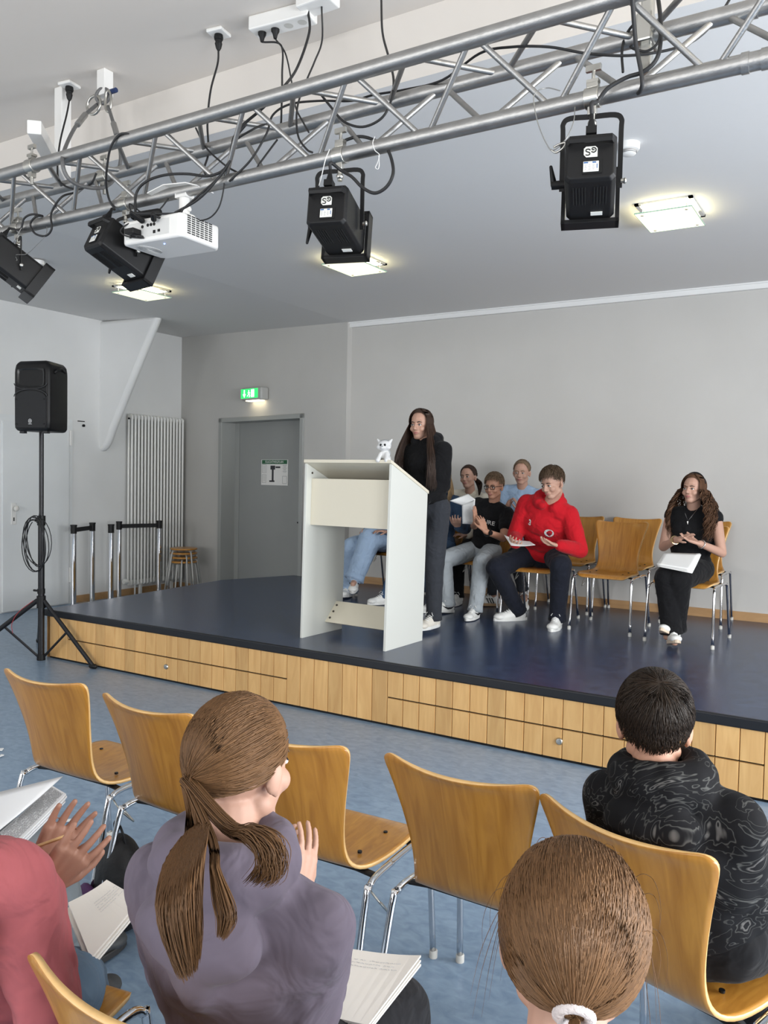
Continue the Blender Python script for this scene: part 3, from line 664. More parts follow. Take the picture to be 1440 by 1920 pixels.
cable('thin black cable bowing round the rear of the projector', [(262, 414, 2.38), (240, 420, 2.34), (226, 432, 2.33), (235, 442, 2.33), (258, 446, 2.33), (270, 446, 2.34)], .003)
# safety wires and string
WIRE = mat('steel_wire', (.35, .35, .34), .35, .8)
def wire(label, pts, r=.0017, m=WIRE, name='safety_wire', cat='wire'):
    P = [at(p[0], p[1], y=p[2]) for p in pts]
    return tag(MB().tube(catmull(P, 7), r, 6).build(name, m, None, smooth=True), label, cat)
wire('thin steel safety wire looped over the tube left of the right spotlight', [(1050, 170, 2.50), (1025, 165, 2.42), (1003, 175, 2.40), (1002, 200, 2.40), (1010, 235, 2.40), (1025, 270, 2.40), (1037, 282, 2.40), (1060, 262, 2.40), (1075, 230, 2.42), (1078, 200, 2.44)])
wire('small steel snap hook on the right spotlight safety wire', [(1033, 281, 2.39), (1042, 286, 2.39), (1055, 278, 2.39), (1060, 268, 2.39), (1050, 270, 2.39), (1038, 276, 2.39)], .0032, STEEL, 'snap_hook', 'hook')
wire('white string tied in a bow on the lower tube right of the middle spotlight', [(703, 256, 2.43), (699, 268, 2.42), (703, 282, 2.42), (711, 290, 2.42), (708, 305, 2.42), (704, 314, 2.42), (709, 317, 2.42), (711, 308, 2.42), (710, 292, 2.42)], .0014, PAPER, 'string', 'string')
wire('thin safety wire with clips on the leftmost spotlight', [(42, 425, 2.42), (30, 445, 2.41), (22, 468, 2.41), (24, 485, 2.41), (32, 488, 2.41), (30, 478, 2.41), (50, 476, 2.42), (70, 458, 2.42), (86, 440, 2.42), (88, 425, 2.44)])
wire('thin pale safety wire hanging beside the middle spotlight bracket', [(618, 280, 2.42), (610, 300, 2.40), (603, 330, 2.40), (598, 348, 2.42)], .0016, PAPER)

# ------------------------------------------------------------------ ceiling lamps and smoke detectors
GLASS = mat('frosted_lamp_glass', (.95, .95, .85), .5, emit=(1.0, .93, .62), es=1.05); GEDGE = mat('glass_edge_green', (.35, .55, .42), .2)
LAMPG = mat('lamp_inner', (1, 1, .9), .5, emit=(1, .88, .55), es=2.2)
def ceiling_lamp(label, x, y, z, rz, watt=2.2):
    t = thing('ceiling_lamp', label, 'lamp', (x, y, z), rz, 'frosted glass ceiling lamps')
    mb = MB()
    for a, b in (((-.17, -.21, -.012), (.17, -.185, 0)), ((-.17, .185, -.012), (.17, .21, 0)), ((-.17, -.21, -.012), (-.145, .21, 0)), ((.145, -.21, -.012), (.17, .21, 0))): mb.bx(a, b)
    mb.build('frame', CHROME, t)
    MB().bx((-.14, -.18, -.006), (.14, .18, -.001)).build('diffuser', LAMPG, t)
    gl = MB().box((0, 0, -.062), (.335, .42, .006)).build('glass_plate', GLASS, t, bevel=.001)
    mb = MB()
    for a, b in (((-.169, -.212, -.066), (.169, -.2095, -.058)), ((-.169, .2095, -.066), (.169, .212, -.058)), ((-.1695, -.21, -.066), (-.167, .21, -.058)), ((.167, -.21, -.066), (.1695, .21, -.058))): mb.bx(a, b)
    mb.build('glass_edge', GEDGE, gl)
    for sx in (-1, 1):
        for sy in (-1, 1):
            mb = MB(); mb.cyl((sx * .13, sy * .17, -.066), (sx * .13, sy * .17, 0), .003, 8); mb.cyl((sx * .13, sy * .17, -.070), (sx * .13, sy * .17, -.064), .009, 12); mb.build('holder', STEEL, t)
    l = bpy.data.lights.new('lamp_light', 'AREA'); l.shape = 'RECTANGLE'; l.size = .26; l.size_y = .34; l.energy = watt; l.color = (1, .85, .55)
    lo = bpy.data.objects.new('lamp_light', l); link(lo); lo.parent = t; lo.location = (0, 0, -.05); lo.rotation_euler = (math.pi, 0, 0)
    return t
ceiling_lamp('lit frosted glass ceiling lamp right of the right spotlight', -1.185, 5.33, ZC, 0)
ceiling_lamp('lit frosted glass ceiling lamp below the middle spotlight', -3.60, 5.42, ZC, 0)
ceiling_lamp('lit frosted glass ceiling lamp behind the spotlight beside the projector', -6.02, 5.45, ZC + .036, 0)
def detector(label, x, y, z):
    t = thing('smoke_detector', label, 'smoke detector', (x, y, z))
    mb = MB(); mb.lathe([(.054, 0), (.054, -.025), (.050, -.032), (.044, -.034)], (0, 0, 0), 28); mb.build('base', WHITEP, t, smooth='auto')
    mb = MB(); mb.lathe([(.038, -.036), (.037, -.050), (.028, -.056)], (0, 0, 0), 28); mb.build('cap', WHITEP, t, smooth='auto')
    mb = MB()
    for zz in (-.037, -.042, -.047): mb.lathe([(.0385, zz), (.0385, zz - .002)], (0, 0, 0), 28)
    mb.build('vent', INK, t)
detector('white round smoke detector on the ceiling beside the right spotlight', -1.15, 4.21, ZC)
detector('white round smoke detector at left behind the leftmost spotlight', -6.03, 4.34, 3.318)

# ------------------------------------------------------------------ loudspeaker on its tripod
sx, sy = -5.955, 4.325
ts = thing('speaker_stand', 'black tripod speaker stand beside the left stage corner', 'speaker stand', (sx, sy, 0))
SB = mat('stand_black', (.016, .016, .018), .3, .5)
mb = MB(); mb.cyl((0, 0, .0), (0, 0, 1.15), .026, 18); mb.build('lower_pole', SB, ts, smooth='auto')
mb = MB(); mb.cyl((0, 0, 1.1), (0, 0, 1.92), .0185, 18); mb.build('upper_pole', SB, ts, smooth='auto')
mb = MB(); mb.cyl((0, 0, 1.13), (0, 0, 1.21), .033, 18); mb.cyl((0, 0, 1.17), (-.055, -.02, 1.17), .008, 8); mb.build('clamp_collar', BLACK, ts, smooth='auto')
mb = MB(); mb.cyl((0, 0, .44), (0, 0, .54), .036, 18); mb.cyl((0, 0, .56), (0, 0, .60), .031, 18); mb.cyl((0, 0, .58), (-.06, -.03, .585), .009, 8); mb.build('leg_collar', BLACK, ts, smooth='auto')
mb = MB(); mb.cyl((0, 0, .0), (0, 0, .05), .034, 18); mb.build('lower_collar', BLACK, ts, smooth='auto')
feet = [V((.60, .040, .0)), V((-.62, -.26, 0)), V((-.62, .42, 0))]
for f in feet:
    d = f.normalized(); mb = MB(); mb.tube([d * .035 + V((0, 0, .50)), f + V((0, 0, .022))], .017, 10, flat=(1.2, .8)); lg = mb.build('leg', SB, ts, smooth='auto')
    mb = MB(); mb.cap(f + V((0, 0, .022)) - d * .02, f + V((0, 0, .022)) + d * .02, .02, .02, 10); mb.build('rubber_foot', BLACK, lg, smooth=True)
    mid = (d * .035 + V((0, 0, .50))).lerp(f + V((0, 0, .02)), .48); mb = MB(); mb.tube([d * .03 + V((0, 0, .03)), mid], .008, 8, flat=(1.4, .6)); mb.build('brace', SB, ts)
sk = thing('loudspeaker', 'black moulded loudspeaker on top of the tripod stand', 'loudspeaker', (sx + .0, sy + .02, 1.905), R_(-4))
# front faces the audience (towards +x/-y): local -y is the front
rot = Matrix.Rotation(R_(18), 4, 'Z') @ Matrix.Diagonal((.87, .87, .95, 1))
mb = MB().at(rot)
H = .60; prof = []
outl = [(-.195, -.17), (.195, -.17), (.20, -.12), (.12, .20), (-.12, .20), (-.20, -.12)]
rows = [(0, .90, .92), (.03, .985, 1), (.10, 1, 1), (.50, 1, 1), (.53, .985, .995), (.565, .95, .97), (.59, .86, .92), (.60, .72, .80)]
vs = []; n = len(outl)
for z, s1, s2 in rows:
    for x, y in outl: vs.append((x * s1, y * s2 , z + (0)))
fs = [tuple(range(n))[::-1]] + [(i * n + k, i * n + (k + 1) % n, (i + 1) * n + (k + 1) % n, (i + 1) * n + k) for i in range(len(rows) - 1) for k in range(n)] + [tuple((len(rows) - 1) * n + k for k in range(n))]
mb.add(vs, fs); mb.build('cabinet', mat('speaker_black', (.005, .005, .0055), .42, spec=.3), sk, bevel=.022, bseg=3, smooth='auto')
GRL = mat('speaker_grille', (.012, .012, .013), .6, bump=.6, bscale=500)
mb = MB().at(rot)
g = [(-.165, .03), (.165, .03), (.175, .05), (.175, .28)]
for k in range(0, 11): an = math.pi * (k / 10); g.append((.175 * math.cos(an), .28 + .065 * math.sin(an)))
g += [(-.175, .28), (-.175, .05)]
mb.prism([(x, z) for x, z in g], .168, .180, Matrix(((1, 0, 0), (0, 0, -1), (0, 1, 0)))); mb.build('grille', GRL, sk, bevel=.004)
mb = MB().at(rot); RI = mat('horn_black', (.006, .006, .006), .25)
def horn(s, d, zc): return [(s * .16, -.172 + d * .0, zc + .09 * s), (s * .155, 0, 0)]
vs = []
for w_, h_, y_ in ((.165, .085, -.176), (.13, .06, -.165), (.045, .022, -.10)):
    for k in range(16):
        an = 2 * math.pi * k / 16; vs.append((w_ * max(-.92, min(.92, 1.25 * math.cos(an))), y_, .455 + h_ * max(-.95, min(.95, 1.2 * math.sin(an)))))
fs = [(i * 16 + k, i * 16 + (k + 1) % 16, (i + 1) * 16 + (k + 1) % 16, (i + 1) * 16 + k) for i in range(2) for k in range(16)] + [tuple(32 + k for k in range(16))]
mb.add(vs, fs); mb.build('horn', RI, sk, smooth='auto')
mb = MB().at(rot); mb.tube([(-.185, -.174, .405)] + [(.185 * math.cos(math.pi * (1 - k / 10)), -.178, .405 - .05 * math.sin(math.pi * k / 10)) for k in range(11)], .004, 6); mb.tube([(.185 * math.cos(math.pi * (1 - k / 10)), -.180, .295 + .062 * math.sin(math.pi * k / 10)) for k in range(11)], .004, 6); mb.build('waveguide_rim', mat('rim_black', (.03, .03, .032), .3), sk, smooth=True)
mb = MB().at(rot)
for x_, z_ in ((-.155, .06), (.155, .06), (-.155, .27), (.155, .27)): mb.cyl((x_, -.178, z_), (x_, -.184, z_), .008, 10)
mb.build('grille_screw', BLACK, sk)
LG = mat('logo_silver', (.55, .55, .55), .4)
LT = rot @ Matrix.Translation((0, -.183, .085)) @ RX
mb = MB().at(LT); mb.tube([(.017 * math.cos(t), .017 * math.sin(t), 0) for t in [k_ * math.pi / 12 for k_ in range(24)]], .0022, 6, closed=True)
for a_ in (30, 90, 150): c_, s_ = math.cos(R_(a_)), math.sin(R_(a_)); mb.tube([(-.013 * c_, -.013 * s_, 0), (.013 * c_, .013 * s_, 0)], .0018, 5)
mb.build('logo_badge', LG, sk)
text_mesh('logo_lettering', 'YAMAHA', .010, LG, sk, LT @ Matrix.Translation((0, -.026, 0)), bold=.0002)
mb = MB().at(rot)
for x_ in (-.13, .13): mb.box((x_, -.12, -.008), (.05, .04, .02))
mb.build('foot', RUBBER, sk)
mb = MB().at(rot); mb.tube([(.195, -.09, .50), (.20, -.05, .53), (.165, .05, .55), (.13, .14, .53)], .012, 8); mb.build('side_grip', BLACK, sk, smooth=True)
cc = [(sx + .03, sy - .03, 1.90), (sx + .035, sy - .04, 1.6), (sx + .04, sy - .04, 1.3), (sx + .03, sy - .05, 1.18)]
P = catmull(cc, 5)
for i in range(150):
    a = i / 150 * 6 * 2 * math.pi; rr = .15 + .03 * math.sin(i * .37); P.append(V((sx - .01 + rr * .95 * math.sin(a) + .03 * math.sin(i * .11), sy - .05 + .02 * math.sin(i * .23), .98 + (rr + .06) * math.cos(a))))
tag(MB().tube(P, .004, 6).build('cable', RUBBER, None, smooth=True), 'black cable coiled round the pole of the speaker stand', 'cable')
tag(MB().tube(catmull([(sx - .05, sy - .04, .50), (sx - .16, sy - .1, .40), (sx - .22, sy - .12, .30), (sx - .21, sy - .12, .22)], 6), .0025, 6).build('cord', mat('red_cord', (.35, .03, .04), .5), None), 'thin cord with red tip hanging from the speaker stand leg', 'cord')

# ------------------------------------------------------------------ barrier posts and stools behind the stage
BELT = mat('belt_black', (.01, .01, .011), .7)
posts = []
for i, (px, py, lab) in enumerate(((138, 984, 'chrome barrier post nearest the white door'), (173, 979, 'chrome barrier post second from the white door'), (208, 983, 'chrome barrier post in front of the radiator left edge'), (223, 977, 'chrome barrier post just behind the third one, at the radiator left edge'), (298, 976, 'chrome barrier post in front of the radiator right side'))):
    c = at(px, py, z=.98); c.x = max(c.x, LW + .26); c.y = at(px, 1050, x=c.x).y
    t = thing('barrier_post', lab, 'barrier post', (c.x, c.y, 0), 0, 'chrome belt barrier posts'); posts.append(c)
    mb = MB(); mb.cyl((0, 0, .02), (0, 0, .90), .031, 20); mb.build('pole', CHROME, t, smooth='auto')
    mb = MB(); mb.lathe([(.16, 0), (.165, .01), (.14, .022), (.035, .03)], (0, 0, 0), 28); mb.build('base', STEEL, t, smooth='auto')
    mb = MB(); mb.cyl((0, 0, .88), (0, 0, .965), .034, 20); mb.cyl((0, 0, .965), (0, 0, .98), .038, 20); mb.build('belt_head', BLACK, t, smooth='auto')
for a, b, lab in ((0, 1, 'black belt stretched between the two left barrier posts'), (3, 4, 'black belt stretched across the radiator between barrier posts')):
    A = posts[a]; B = posts[b]; d = (B - A); d.z = 0; n = V((-d.y, d.x, 0)).normalized() * .002; e = d.normalized() * .034; mb = MB()
    p = [A + e, B - e]; vs = []
    for q_ in p:
        for z in (.895, .945):
            for s_ in (-1, 1): vs.append(V((q_.x, q_.y, z)) + n * s_)
    mb.add(vs, [(0, 1, 3, 2), (4, 6, 7, 5), (0, 4, 5, 1), (2, 3, 7, 6), (0, 2, 6, 4), (1, 5, 7, 3)]); tag(mb.build('barrier_belt', BELT), lab, 'belt')
SG = mat('stool_grey', (.40, .40, .38), .4, .2)
sp_ = at(349, 1030, y=7.70)
for i in range(4):
    labs = ['lowest stool of the stack beside the radiator', 'second lowest stool of the stack beside the radiator', 'second highest stool of the stack beside the radiator', 'topmost beech stool of the stack beside the radiator']
    z0 = .0; t = thing('stool', labs[i], 'stool', (-7.62, 7.62, i * .055), i * .35, 'stacked stools beside the radiator')
    mb = MB(); mb.lathe([(.165, .445), (.172, .452), (.172, .462), (.165, .468)], (0, 0, 0), 32); mb.build('seat', PLY, t, smooth='auto')
    for k in range(4):
        a = math.pi / 2 * k + .3; c_, s_ = math.cos(a), math.sin(a)
        mb = MB(); mb.tube(catmull([(.03 * c_, .03 * s_, .435), (.12 * c_, .12 * s_, .437), (.155 * c_, .155 * s_, .425), (.175 * c_, .175 * s_, .38), (.235 * c_, .235 * s_, .0)], 4), .0105, 8); mb.build('leg', SG, t, smooth=True)

ceiling_lamp('lit frosted glass ceiling lamp on the upper ceiling above the right end of the truss', .55, 1.75, ZU, 0, 28)
# ------------------------------------------------------------------ chairs
def shell_mesh():
    prof = [(.215, .418), (.210, .432), (.195, .444), (.15, .450), (.08, .448), (0, .444), (-.08, .442), (-.13, .445), (-.165, .457), (-.186, .480), (-.197, .515), (-.205, .56), (-.216, .62), (-.232, .69), (-.250, .76), (-.266, .81), (-.275, .832), (-.281, .845), (-.284, .851)]
    half = [.165, .19, .205, .215, .218, .215, .205, .192, .178, .168, .162, .162, .170, .184, .202, .216, .220, .212, .196]
    sag = [0, 0, 0, .0, 0, 0, 0, 0, .004, .010, .016, .022, .028, .032, .036, .038, .038, .038, .038]
    P = [V((0, y, z)) for y, z in prof]; n = 14; vs = []; fs = []
    for i, (p, h, sg_) in enumerate(zip(P, half, sag)):
        for j in range(n + 1):
            u = -1 + 2 * j / n; x = u * h
            y = p.y - sg_ * (1 - u * u) + (.0); z = p.z
            if i >= 16: z -= .018 * (1 - u * u) * (1 if i > 16 else .6)
            if 2 < i < 8: z -= .008 * (1 - u * u)
            if i < 3: z -= 0
            vs.append((x, y, z))
    for i in range(len(P) - 1):
        for j in range(n):
            a = i * (n + 1) + j; fs.append((a, a + 1, a + n + 2, a + n + 1))
    mb = MB(); mb.add(vs, fs); return mb
CH = {}
SH_ = None
def make_chair(label, cat='chair', group=None):
    t = thing('beech_shell_chair', label, cat, (0, 0, 0), 0, group)
    o = shell_mesh().build('seat_shell', PLY, t, smooth=True)
    o.data.materials.append(PLYEDGE)
    s = o.modifiers.new('sub', 'SUBSURF'); s.levels = 1; s.render_levels = 1
    s = o.modifiers.new('thick', 'SOLIDIFY'); s.thickness = .011; s.offset = 0; s.material_offset_rim = 1
    for sx in (-1, 1):
        X = sx * .232
        mb = MB(); mb.tube(catmull([(X * 1.03, .245, .008), (X * 1.0, .215, .37), (X * .995, .200, .408), (X * .97, .165, .424), (X * .95, .05, .426), (X * .95, -.08, .424)], 5), .0105, 10); mb.build('front_leg', CHROME, t, smooth=True)
        mb = MB(); mb.tube(catmull([(X * .95, -.02, .424), (X * .98, -.13, .428), (X * 1.0, -.175, .418), (X * 1.01, -.200, .385), (X * 1.05, -.295, .008)], 5), .0105, 10); mb.build('rear_leg', CHROME, t, smooth=True)
        for (xx, yy) in ((X * 1.03, .246), (X * 1.05, -.296)):
            mb = MB(); mb.lathe([(.014, 0), (.014, .022), (.012, .026)], (xx, yy, 0), 10); mb.build('foot_cap', mat('foot_white', (.55, .54, .50), .5), t, smooth='auto')
    for yy in (.12, -.12):
        mb = MB(); mb.tube([(-.225, yy, .424), (-.16, yy, .432), (.16, yy, .432), (.225, yy, .424)], .009, 8, flat=(.8, 1.6)); mb.build('crossbar', BLACKM, t)
    mb = MB(); mb.tube(catmull([(.225, -.16, .40), (.262, -.16, .37), (.262, -.10, .31), (.238, -.12, .35)], 4), .0035, 6); mb.build('link_hook', STEEL, t, smooth=True)
    mb = MB()
    for x_, y_ in ((-.13, .10), (.13, .10), (-.13, -.06), (.13, -.06)): mb.cyl((x_, y_, .447), (x_, y_, .4525), .007, 10)
    mb.build('seat_rivet', BLACKM, t)
    return t
chair0 = None
def chair(label, x, y, psi, z=0.0, group=None):
    global chair0
    if chair0 is None: chair0 = c = make_chair(label, group=group)
    else:
        c = copy_tree(chair0); c['label'] = label
        if group: c['group'] = group
        elif 'group' in c: del c['group']
    c.location = (x, y, z); c.rotation_euler = (0, 0, -psi); return c
GA = 'empty audience chairs in the front row'
chair('empty beech chair furthest left in the front audience row', -2.55, 2.135, R_(-2), group=GA)
chair('empty beech chair second from the left in the front audience row', -1.965, 2.10, R_(2), group=GA)
chair('empty beech chair directly behind the head of the ponytail girl', -1.435, 2.10, R_(-2), group=GA)
chair('empty beech chair between the ponytail girl and the boy with dark hair', -.885, 2.13, R_(1), group=GA)
chair('beech chair turned slightly on which the boy with dark hair sits', -.365, 2.02, R_(18))
chair('beech chair of the girl in the grey purple hoodie at the lower edge', -.885, 1.06, R_(-3))
GS = 'beech chairs on the stage'
PI = math.pi
chair('beech chair on stage seen through the lectern, under light blue jeans', -4.13, 6.95, PI, ZD, GS)
chair('beech chair on stage of the blond person in the denim jacket', -3.57, 6.86, PI, ZD, GS)
chair('beech chair on stage of the boy with glasses', -3.02, 6.74, PI, ZD, GS)
chair('beech chair on stage of the boy in the red hoodie', -2.42, 6.52, PI + .03, ZD, GS)
chair('empty beech chair on stage in front, right of the boy in red', -1.82, 6.50, PI + .02, ZD, GS)
chair('beech chair on stage of the girl with curly hair', -1.20, 6.38, PI + .05, ZD, GS)
chair('beech chair by the wall of the girl in the cream top', -3.50, 7.27, PI, ZD, GS)
chair('beech chair by the wall of the girl in the light blue shirt', -2.95, 7.27, PI, ZD, GS)
chair('empty beech chair by the wall just right of the red hoodie', -2.40, 7.27, PI, ZD, GS)
chair('empty beech chair by the wall behind the empty front chair', -1.88, 7.27, PI, ZD, GS)
chair('beech chair by the wall behind the girl with curly hair', -1.30, 7.27, PI, ZD, GS)

# ------------------------------------------------------------------ people
def skinmat(n, c): return mat(n, c, .58, bump=.02, bscale=300, var=.04, vscale=12)
SK = skinmat('skin_fair', (.46, .268, .195)); SKT = skinmat('skin_tan', (.46, .24, .155)); SKB = skinmat('skin_brown', (.30, .145, .095))
LIP = mat('lips', (.42, .15, .14), .4); EYEW = mat('eye_white', (.62, .60, .57), .2); IRIS = mat('iris', (.04, .03, .022), .2)
def cloth(n, c, b=.25, s=28, rough=.9):
    m = mat(n, c, rough, bump=.55, bscale=9, sheen=.06, var=.05, vscale=9, spec=.15, detail=2.5)
    for nd in m.node_tree.nodes:
        if nd.type == 'BUMP': nd.inputs['Distance'].default_value = .035
        if nd.type == 'TEX_NOISE' and abs(nd.inputs['Scale'].default_value - 9) < .1 and nd.inputs['Detail'].default_value < 3: nd.inputs['Distortion'].default_value = 1.2
    return m
def hairmat(n, c, isl=.35, rough=.42): return mat(n, c, rough + .1, island=isl, spec=.22)

def frame(fwd, up=V((0, 0, 1))):
    f = V(fwd).normalized(); r = f.cross(up).normalized(); u = r.cross(f); return r, f, u
def ik(a, c, l1, l2, pole):
    a = V(a); c = V(c); d = c - a; L_ = d.length
    if L_ > (l1 + l2) * .998: c = a + d * ((l1 + l2) * .998 / L_); d = c - a; L_ = d.length
    if L_ < abs(l1 - l2) + .01: L_ = abs(l1 - l2) + .01
    x = (l1 * l1 - l2 * l2 + L_ * L_) / (2 * L_); h = math.sqrt(max(l1 * l1 - x * x, 0))
    n = d.normalized(); p = V(pole); p = (p - n * p.dot(n)).normalized()
    return a + n * x + p * h, c
def hand(mb, w_, F, N, thumb, S=1.0, curl=.35, spread=.10, seg=8):
    """wrist point, finger direction, palm normal, thumb side (+1/-1 along F x N)"""
    F = V(F).normalized(); N = V(N); N = (N - F * N.dot(F)).normalized(); T = F.cross(N) * thumb
    w_ = V(w_)
    for lat, L_, a in ((.030, .066, 1.0), (.010, .074, .3), (-.011, .069, -.4), (-.031, .054, -1.1)):
        k = w_ + (F * (.090 - abs(lat) * .25) + T * lat) * S
        mb.cap(w_ + T * lat * .45 * S, k, .0155 * S, .0125 * S, seg)
        d = (F + T * a * spread).normalized(); p = k; ang = 0
        for seg_l, rr in ((.45, .0092), (.30, .0082), (.25, .0072)):
            ang += curl * (.7 if seg_l == .45 else 1.0)
            dd = d * math.cos(ang) + N * math.sin(ang); q_ = p + dd * L_ * seg_l * S
            mb.cap(p, q_, rr * S, rr * .93 * S, seg); p = q_
    b = w_ + (F * .022 + T * .022) * S; p1 = b + (F * .028 + T * .024 + N * .010) * S; p2 = p1 + (F * .030 + T * .012 + N * .012 * (1 + curl)) * S; p3 = p2 + (F * .024 + T * .002 + N * .008 * (1 + curl)) * S
    mb.cap(b, p1, .015 * S, .0115 * S, seg); mb.cap(p1, p2, .0112 * S, .0098 * S, seg); mb.cap(p2, p3, .0098 * S, .008 * S, seg)
def strands(polys, r, seg=3):
    mb = MB(); vs = []; fs = []
    for P in polys:
        n = len(P); base = len(vs)
        for i, p in enumerate(P):
            t = (P[min(i + 1, n - 1)] - P[max(i - 1, 0)])
            t = t.normalized() if t.length > 1e-9 else V((0, 0, 1))
            u = t.orthogonal().normalized(); w_ = t.cross(u)
            f = i / (n - 1); rr = r * (1 - .75 * max(0, f - .5) * 2)
            for k in range(seg):
                an = 2 * math.pi * k / seg; vs.append(p + u * math.cos(an) * rr + w_ * math.sin(an) * rr)
        for i in range(n - 1):
            for k in range(seg):
                fs.append((base + i * seg + k, base + i * seg + (k + 1) % seg, base + (i + 1) * seg + (k + 1) % seg, base + (i + 1) * seg + k))
    mb.v = vs; mb.f = fs; return mb

SKC = V((0, -.010, .030)); SKR = V((.077, .096, .090))
def lerp_tab(tab, x):
    for (a, va), (b, vb) in zip(tab, tab[1:]):
        if x <= b: return va + (vb - va) * (x - a) / (b - a)
    return tab[-1][1]
def skull(az, el, s=1.0):
    """az: 0 = front, pi/2 = right, pi = back"""
    d = V((math.sin(az) * math.cos(el), math.cos(az) * math.cos(el), math.sin(el)))
    return SKC + V((d.x * SKR.x * s, d.y * SKR.y * s, d.z * SKR.z * s))
HL_F = [(0, 44), (35, 42), (55, 24), (68, -4), (80, -14), (90, 2), (105, 0), (125, -32), (180, -44)]      # tied-back / long hair
HL_M = [(0, 42), (38, 40), (58, 28), (72, 4), (82, -4), (92, 8), (108, 4), (125, -24), (180, -40)]       # short hair
def capmesh(hl, lift, HM, top=0.0):
    mb = MB(); na, ne = 40, 12; vs = []; fs = []
    for i in range(na):
        az = 2 * math.pi * i / na - math.pi; e0 = R_(lerp_tab(hl, abs(math.degrees(az))))
        for j in range(ne + 1):
            t = j / ne; el = e0 + (math.pi / 2 - e0) * t
            s = 1.0 + lift * min(1, t * 4 + .12) + top * max(0, math.sin(el))
            vs.append(HM @ skull(az, el, s))
    for i in range(na):
        for j in range(ne):
            a = i * (ne + 1) + j; b = ((i + 1) % na) * (ne + 1) + j; fs.append((a, b, b + 1, a + 1))
    mb.add(vs, fs); return mb
def rnd(a, b): return a + (b - a) * random.random()
def hair_short(HM, m, root, n, r, lift=.10, L_=.045, fringe=.05, top=.06, mess=.35):
    cap = capmesh(HL_M, lift, HM, top); h = cap.build('hair', m, root, smooth=True, world=True)
    polys = []; cr = V((.12, -.55, .83)).normalized()
    for _ in range(n):
        az = rnd(-math.pi, math.pi); e0 = R_(lerp_tab(HL_M, abs(math.degrees(az)))); el = math.asin(rnd(math.sin(e0), 1))
        d = V((math.sin(az) * math.cos(el), math.cos(az) * math.cos(el), math.sin(el)))
        tdir = (d - cr); tdir = (tdir - d * tdir.dot(d))
        if tdir.length < .05: tdir = V((rnd(-1, 1), rnd(-1, 1), 0))
        tdir = tdir.normalized() + V((rnd(-1, 1), rnd(-1, 1), rnd(-1, 1))) * mess; tdir -= d * tdir.dot(d); tdir.normalize()
        ll = L_ * rnd(.7, 1.2) * (1.0 if el > .2 else .6)
        if el > .6 and d.y > .2: ll = max(ll, fringe * rnd(.8, 1.2))
        s0 = 1 + lift + top * max(0, d.z); P = []
        for k in range(5):
            t = k / 4; dd = (d + tdir * (ll / .09) * t).normalized(); s = s0 + .03 * math.sin(t * 2.6) + .02 * rnd(0, 1) * t - .0
            P.append(HM @ (SKC + V((dd.x * SKR.x, dd.y * SKR.y, dd.z * SKR.z)) * s))
        polys.append(P)
    strands(polys, r).build('hair_strands', m, h, smooth=True, world=True); return h
def slerp(a, b, t):
    o = math.acos(max(-1, min(1, a.dot(b))))
    if o < 1e-3: return a
    return (a * math.sin((1 - t) * o) + b * math.sin(t * o)) / math.sin(o)
def hair_tied(HM, m, root, n, r, tie_dir, lift=.09, tail=None, ntail=0, tr_=.03, loose=0, bun=False, tie_m=None):
    """hair pulled back over the skull to a tie; tail = world polyline"""
    cap = capmesh(HL_F, lift, HM); h = cap.build('hair', m, root, smooth=True, world=True)
    tdir = V(tie_dir).normalized(); polys = []
    for _ in range(n):
        az = rnd(-math.pi, math.pi); e0 = R_(lerp_tab(HL_F, abs(math.degrees(az)))); el = e0 + (math.pi / 2 - e0) * (rnd(0, 1) ** 1.6)
        d = V((math.sin(az) * math.cos(el), math.cos(az) * math.cos(el), math.sin(el))); P = []
        o = rnd(0, .03); wob = rnd(-.06, .06)
        for k in range(9):
            t = k / 8; dd = slerp(d, tdir, t * .985); s = 1 + lift - .03 + .048 * min(1, t * 3.2) + o * math.sin(math.pi * t)
            dd = dd + dd.cross(tdir) * wob * math.sin(math.pi * t)
            P.append(HM @ (SKC + V((dd.x * SKR.x, dd.y * SKR.y, dd.z * SKR.z)) * s))
        polys.append(P)
    strands(polys, r).build('hair_strands', m, h, smooth=True, world=True)
    T = HM @ (SKC + V((tdir.x * SKR.x, tdir.y * SKR.y, tdir.z * SKR.z)) * (1 + lift + .08))
    if tail:
        C = catmull([T] + [V(p) for p in tail], 6); n_ = len(C); polys = []
        for _ in range(ntail):
            a = rnd(0, 2 * math.pi); q_ = rnd(0, 1) ** .5; end = rnd(.75, 1.0); P = []; ph = rnd(0, 6)
            for k in range(12):
                f = k / 11 * end * (n_ - 1); i = min(int(f), n_ - 2); p = C[i].lerp(C[i + 1], f - i)
                u = V((.78, -.55, .25)); w_ = V((.3, .5, .6)); g = f / (n_ - 1)
                wd = tr_ * (.24 + .95 * min(1, max(0, g - .08) * 3.6) ** .8 - 1.5 * max(0, g - .5)) ; wd += .004 * math.sin(ph + g * 9)
                P.append(p + (u * math.cos(a) + w_ * math.sin(a) * .7) * q_ * wd)
            polys.append(P)
        strands(polys, r * 1.1).build('ponytail', m, h, smooth=True, world=True)
    if tie_m:
        r_, f_, u_ = frame((HM.to_3x3() @ tdir)); mb = MB(); mb.tube([T - f_ * .006 + (r_ * math.cos(a) + u_ * math.sin(a)) * .017 for a in [k * math.pi / 10 for k in range(20)]], .007, 8, closed=True); mb.build('hair_tie', tie_m, h, smooth=True, world=True)
    return h, T
